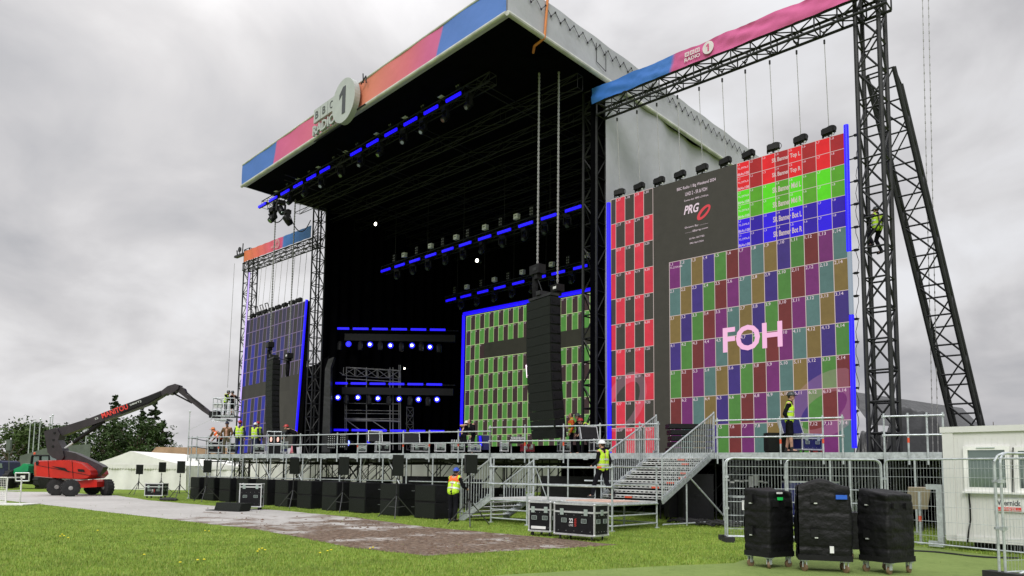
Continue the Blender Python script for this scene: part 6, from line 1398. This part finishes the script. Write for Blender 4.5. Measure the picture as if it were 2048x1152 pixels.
def person(label,loc,face,pose,top='shirt_black',legs='trousers',vest=None,hat=None,hair=True,shorts=False,detail=False,h=1.78,look=0.,shirt_sleeve='long',yoke=None,beard=False,brim=False,cap=False,pack=False):
    """face: world direction faced. Local +Y is forward, +X the person's right."""
    f_=V(face); f_.z=0; f_.normalize(); rgt=f_.cross(UP); s_=h/1.78; J={k:V(v) for k,v in BASE.items()}
    for k,v in pose.items(): J[k]=V(v)
    loc=V(loc); T=lambda p:loc+rgt*(p.x*s_)+f_*(p.y*s_)+UP*(p.z*s_); K={k:T(v) for k,v in J.items()}
    t=thing('person',label,'person',loc); vox=.008 if detail else .013
    hd_=V(f_*math.cos(look)+rgt*math.sin(look)); hr_=hd_.cross(UP); HA=(hr_,hd_,UP)
    mb=MB(); c=K['hea']
    caps(mb,K['pel'],K['wai'],.125*s_,.115*s_); caps(mb,K['wai'],K['che'],.115*s_,.13*s_); caps(mb,K['sL'],K['sR'],.07*s_,.07*s_); caps(mb,K['che'],K['nec'],.10*s_,.055*s_); caps(mb,K['nec'],c-UP*.04,.055*s_,.055*s_)
    for q in 'LR':
        caps(mb,K['s'+q],K['e'+q],.05*s_,.040*s_); caps(mb,K['e'+q],K['w'+q],.040*s_,.027*s_); caps(mb,K['h'+q],K['k'+q],.085*s_,.055*s_); caps(mb,K['k'+q],K['a'+q],.058*s_,.037*s_)
        caps(mb,K['a'+q],K['a'+q]+f_*.15*s_-UP*.045*s_,.04*s_,.035*s_)
        hv=(K['w'+q]-K['e'+q]).normalized(); sd=hv.cross(f_); sd=sd.normalized() if sd.length>.1 else rgt; cur=(f_*.6+hv*.4-UP*.1).normalized(); p0=K['w'+q]; caps(mb,p0,p0+hv*.07,.026*s_,.036*s_)
        for i in range(4):
            b0_=p0+hv*.085+sd*((i-1.5)*.021); l=(.038,.045,.042,.032)[i]; caps(mb,b0_,b0_+hv*l,.0105,.0095,8); caps(mb,b0_+hv*l,b0_+hv*l+(hv*.5+cur*.8).normalized()*l*.8,.0095,.008,8)
        b0_=p0+hv*.03+sd*(.033*(1 if q=='L' else -1)); caps(mb,b0_,b0_+(hv*.6+sd*(1 if q=='L' else -1)*.6+f_*.3).normalized()*.055,.012,.009,8)
    mb.ell(c+UP*.025*s_-hd_*.01,(.076*s_,.093*s_,.105*s_),0,14,10,HA); mb.ell(c-UP*.045*s_+hd_*.02,(.056*s_,.066*s_,.06*s_),0,12,8,HA)
    caps(mb,c+hd_*.082*s_+UP*.02*s_,c+hd_*.104*s_-UP*.018*s_,.010,.015,8)
    for q in (-1,1): mb.ell(c+hr_*q*.078*s_-UP*.0*s_,(.012,.02,.03),0,8,6,HA); mb.ell(c+hd_*.078*s_+hr_*q*.03+UP*.042,(.028,.014,.008),0,8,6,HA)
    mb.ell(c+hd_*.086*s_-UP*.047*s_,(.024,.010,.006),0,8,6,HA); mb.ell(c+hd_*.086*s_-UP*.058*s_,(.020,.010,.006),0,8,6,HA)
    body=link_mesh('body',mb,'skin',t); remesh(body,vox,3)
    if detail:
        mb=MB()
        for q in (-1,1): mb.ell(c+hd_*.083*s_+hr_*q*.03+UP*.025,(.012,.006,.006),0,8,6,HA)
        link_mesh('eyes',mb,'hair',t)
    def cloth(nm,parts,m,infl,sm=3,v=None):
        mb=MB()
        for a,b_,ra,rb in parts: caps(mb,K[a] if isinstance(a,str) else a,K[b_] if isinstance(b_,str) else b_,ra*s_+infl,rb*s_+infl)
        o=link_mesh(nm,mb,m,t); remesh(o,v or vox*1.25,sm); return o
    # torso is wider than deep: pairs of side by side capsules
    def tor(ex=0.):
        r_=[]; x=rgt*.065*s_
        for q in (-1,1): r_+=[(K['pel']+x*q+UP*.02,K['wai']+x*q,.105,.10),(K['wai']+x*q,K['che']+x*q*1.15,.10,.115),(K['che']+x*q*1.15,K['s'+('L' if q<0 else 'R')]-UP*.02,.11,.07)]
        return r_+[('che','nec',.10,.065)]
    el=('e','w') 
    tp__=tor()
    for q in 'LR':
        tp__+=[('s'+q,'e'+q,.060,.052)]
        if shirt_sleeve=='long': tp__+=[('e'+q,K['e'+q].lerp(K['w'+q],.92),.052,.038)]
    cloth('shirt',tp__,top,.006)
    lg=[]
    for q in 'LR':
        kn=K['k'+q]
        if shorts: lg+=[('h'+q,K['h'+q].lerp(kn,.88),.10,.085)]
        else: lg+=[('h'+q,kn,.095,.070),(kn,K['a'+q]+UP*.03,.070,.055)]
    lg+=[(K['pel']-rgt*.05,K['pel']+rgt*.05,.12,.12)]
    cloth('shorts' if shorts else 'trousers',lg,legs,.006)
    sh=[]
    for q in 'LR': sh+=[(K['a'+q]-f_*.03-UP*.035*s_,K['a'+q]+f_*.17*s_-UP*.048*s_,.042,.036)]+([(K['a'+q],K['a'+q]+UP*.07,.045,.042)])
    cloth('shoes',sh,'shoe',.004)
    if vest:
        vo=cloth('safety_vest',[(K['pel']+rgt*.07*q*s_+UP*.0,K['che']+rgt*.08*q*s_,.125,.13) for q in (-1,1)]+[(K['che']+rgt*.08*q*s_,K['s'+('L' if q<0 else 'R')]+UP*.005-rgt*q*.03,.12,.075) for q in (-1,1)],vest,.010)
        mb=MB(); 
        for z,rx in ((1.04,.235),(1.20,.225)):
            k=(z-J['pel'].z)/(J['che'].z-J['pel'].z) if J['che'].z!=J['pel'].z else .5
            cc=K['pel'].lerp(K['che'],max(0,min(1,k))); up_v=(K['che']-K['pel']).normalized(); n=20; A1_=rgt; A2_=A1_.cross(up_v)*-1
            ri=[];
            for j in range(n): a=6.2832*j/n; ri.append((cc+A1_*((.215+.01)*s_*math.cos(a))+A2_*(.150*s_*math.sin(a))))
            o_=len(mb.v); mb.add([p-up_v*.025 for p in ri]+[p+up_v*.025 for p in ri],[(j,(j+1)%n,n+(j+1)%n,n+j) for j in range(n)])
        link_mesh('reflective_tape',mb,'tape',vo)
        if yoke:
            mb=MB()
            caps(mb,K['che']+UP*.04-rgt*.09*s_,K['sL']+rgt*.05-UP*0,.148*s_,.092*s_); caps(mb,K['che']+UP*.04+rgt*.09*s_,K['sR']-rgt*.05,.148*s_,.092*s_); o=link_mesh('vest_yoke',mb,yoke,vo); remesh(o,vox*1.3,2)
    if hat:
        mb=MB(); hc=c+UP*.055*s_-hd_*.005; prof=[]
        n=16; k_=7
        vs=[];
        for j in range(k_+1):
            tt=math.pi/2*j/k_
            for i in range(n): a=6.2832*i/n; vs.append(hc+hr_*(.100*s_*math.cos(tt)*math.cos(a))+hd_*(.122*s_*math.cos(tt)*math.sin(a))+UP*(.105*s_*math.sin(tt)))
        mb.add(vs,[(j*n+i,j*n+(i+1)%n,(j+1)*n+(i+1)%n,(j+1)*n+i) for j in range(k_) for i in range(n)]); 
        bw=.05 if brim else .018
        ring_=[hc+hr_*((.100*s_+bw)*math.cos(6.2832*i/n))+hd_*((.122*s_+bw+(.05 if math.sin(6.2832*i/n)>.55 else 0))*math.sin(6.2832*i/n))-UP*.004 for i in range(n)]
        mb.add(vs[:n]+ring_+[p-UP*.008 for p in ring_],[(i,(i+1)%n,n+(i+1)%n,n+i) for i in range(n)]+[(n+i,n+(i+1)%n,2*n+(i+1)%n,2*n+i) for i in range(n)]); mb.tube(hc+hd_*.0+UP*.09*s_-hd_*.08,hc+UP*.10*s_+hd_*.08,.016,0,6)
        link_mesh('cap' if cap else ('sun_hat' if brim else 'helmet'),mb,hat,t,True)
        mb=MB(); 
        for q in (-1,1): mb.path([hc+hr_*q*.085*s_,c+hr_*q*.07*s_-UP*.06,c+hd_*.03-UP*.10],.005,0,4)
        link_mesh('chin_strap',mb,'black',t)
    if hair:
        mb=MB(); mb.ell(c+UP*.03*s_-hd_*.03,(.082*s_,.080*s_,.095*s_),0,12,8,HA); 
        if beard: mb.ell(c-UP*.065*s_+hd_*.035,(.052*s_,.050*s_,.04*s_),0,10,6,HA)
        o=link_mesh('hair',mb,'hair',t); remesh(o,.012,2)
    if pack:
        mb=MB(); 
        for q in (-1,1): mb.path([K['pel']-f_*.13+rgt*q*.05,K['che']-f_*.14+rgt*q*.09,K['s'+('L' if q<0 else 'R')]+UP*.06-rgt*q*.06,K['che']+f_*.14+rgt*q*.08,K['pel']+f_*.14+rgt*q*.06],.014,0,5)
        link_mesh('harness',mb,'black',t)
    return t
def D(px,off,z=DZ):  # on the deck, off metres behind its front edge along the sight line
    p=on_deck(px); q=V((p.x,p.y,0)); dd=q.normalized(); return V((p.x+dd.x*off,p.y+dd.y*off,z))
LFT=-RH
# near people
person('person in a blue helmet and yellow and orange vest leaning on the subwoofers',atz(905,1043),V((-.25,1,0)),dict(wai=(0,.03,1.10),che=(-.02,.12,1.27),nec=(-.03,.17,1.46),hea=(-.03,.22,1.58),sL=(-.2,.12,1.38),sR=(.17,.12,1.40),eL=(-.33,.24,1.20),eR=(.28,.16,1.12),wL=(-.30,.45,1.18),wR=(.27,.38,1.05),kL=(-.10,.03,.5),kR=(.12,.0,.5),aL=(-.09,-.02,.09),aR=(.13,-.06,.09)),vest='vest',yoke='vest_orange',hat='helmet_blue',detail=True,h=1.76)
person('person in a white helmet and yellow vest walking left across the landing',(-13.3,18.75,LZ),V((-.95,.1,0)),dict(hL=(-.09,.0,.93),kL=(-.10,.22,.55),aL=(-.10,.32,.12),kR=(.10,-.06,.50),aR=(.10,-.34,.16),hea=(0,.05,1.64),eL=(-.25,.0,1.15),wL=(-.22,.22,1.02),eR=(.25,-.08,1.15),wR=(.24,.06,.95)),vest='vest',hat='helmet_white',detail=True,h=1.80,beard=True,look=-.2)
person('person in a dark helmet, bright vest and black shorts before the colour grid screen',D(1580,.22),V((.93,.35,0)),dict(eL=(-.25,-.10,1.14),wL=(-.20,.02,.92),eR=(.22,-.12,1.13),wR=(.16,.0,.93),hea=(0,.07,1.64),nec=(0,.03,1.5),aL=(-.13,-.10,.09),kL=(-.12,-.03,.5),aR=(.12,.06,.09)),vest='vest',hat='helmet_dark',shorts=True,legs='shirt_black',detail=True,h=1.92,look=.15)
# deck workers on the left
bend=dict(che=(0,.22,1.18),nec=(0,.36,1.30),hea=(0,.47,1.36),sL=(-.18,.30,1.26),sR=(.18,.30,1.26),eL=(-.22,.42,1.02),eR=(.22,.42,1.02),wL=(-.18,.55,.86),wR=(.18,.55,.86))
person('person in an orange sun hat bending over a case at the left deck end',D(438,2.9),LFT+FH*.3,bend,top='jacket_brown',vest='vest_orange',hat='helmet_orange',brim=True)
person('person in a navy cap and open brown jacket standing at the left of the deck',D(452,2.2),-FH,dict(hea=(0,.05,1.62),eL=(-.30,.02,1.16),eR=(.30,.02,1.16),wL=(-.26,.2,.98),wR=(.26,.2,.98)),top='jacket_brown',legs='khaki',hat='navy',cap=True)
person('person in a red helmet and bright vest seen from behind by the striped screen',D(477,2.0),FH,dict(eL=(-.30,.08,1.14),wL=(-.34,.25,1.0),eR=(.27,.05,1.14)),top='navy',legs='navy',vest='vest',hat='helmet_red')
person('person in a white helmet and bright vest near the low deck cases',D(508,2.2),FH+RH*.4,dict(hea=(0,.03,1.60),eL=(-.30,.05,1.14),wL=(-.30,.25,.98)),top='navy',legs='navy',vest='vest',hat='helmet_white',h=1.7)
person('person in a red helmet half hidden behind the white helmeted worker',D(513,2.7),FH,{},top='navy',legs='navy',vest='vest',hat='helmet_red',h=1.74)
person('person in a red helmet and dark clothes stooping beside the pink cone',D(589,1.6),LFT,bend,top='shirt_black',hat='helmet_red',h=1.72)
person('person in an orange vest standing behind the deck right of the hanging speaker array',D(1143,2.6),-RH,dict(hea=(0,.04,1.60)),vest='vest',yoke='vest_orange',top='vest_orange',h=1.75)
person('person in black beside the worker in orange by the stage tower',D(1157,2.3),LFT,dict(hea=(0,.06,1.58),eL=(-.2,.2,1.2),wL=(-.1,.4,1.15)),hat='helmet_dark',h=1.7)
person('person in a red cap and bright vest crouched inside the foot of the stage tower',D(1182,2.4),LFT-FH*.2,bend,vest='vest',hat='helmet_red',cap=True,h=1.7)
person('person with a pale cap working at the mixing desk by the green screen',D(926,2.0),FH+RH,dict(che=(0,.1,1.26),hea=(0,.22,1.52),nec=(0,.16,1.42),wL=(-.2,.45,1.05),wR=(.2,.45,1.05),eL=(-.24,.2,1.1),eR=(.24,.2,1.1)),hat='white_label',cap=True,h=1.55)
person('person in dark clothes right of the pale capped one at the mixing desk',D(946,2.3),LFT,dict(che=(0,.1,1.26),hea=(0,.2,1.56),nec=(0,.14,1.45)),h=1.6)
# basket crew
fz=b0.z+.08; bc=b0.lerp(b1,.42)+FH*.5; bc.z=fz
person('left one of two people in the boom lift basket, bright vest and dark cap',bc,RH+FH*.2,dict(che=(0,.08,1.28),hea=(0,.16,1.58),nec=(0,.12,1.46),wL=(-.2,.42,1.06),wR=(.2,.42,1.06),eL=(-.26,.2,1.12),eR=(.26,.2,1.12)),vest='vest',legs='trousers',hat='helmet_dark',h=1.45)
person('right one of two people in the boom lift basket, all in black',bc+RH*.42,LFT+FH*.4,dict(che=(0,.05,1.28),hea=(0,.10,1.60),nec=(0,.06,1.48),eR=(.32,-.1,1.2),wR=(.5,-.1,1.05),wL=(-.2,.35,1.1),eL=(-.26,.15,1.15)),hat='helmet_dark',shorts=True,legs='shirt_black',h=1.42)
pc=(-6.98,24.85,ath(1727,497,23.6).z-.35)
person('person in a bright vest climbing inside the tall right tower',pc,V((-.8,.4,0)),dict(kL=(-.14,.28,.72),aL=(-.14,.12,.38),kR=(.12,.2,.55),eL=(-.28,.2,1.35),wL=(-.3,.36,1.55),eR=(.28,.2,1.3),wR=(.28,.38,1.45),hea=(0,.06,1.62)),vest='vest',hat='helmet_dark',h=1.55,pack=True)
person('person mostly hidden behind the boom lift with only dark legs showing',atz(103,987)+FH*.2,RH,{},h=1.7)
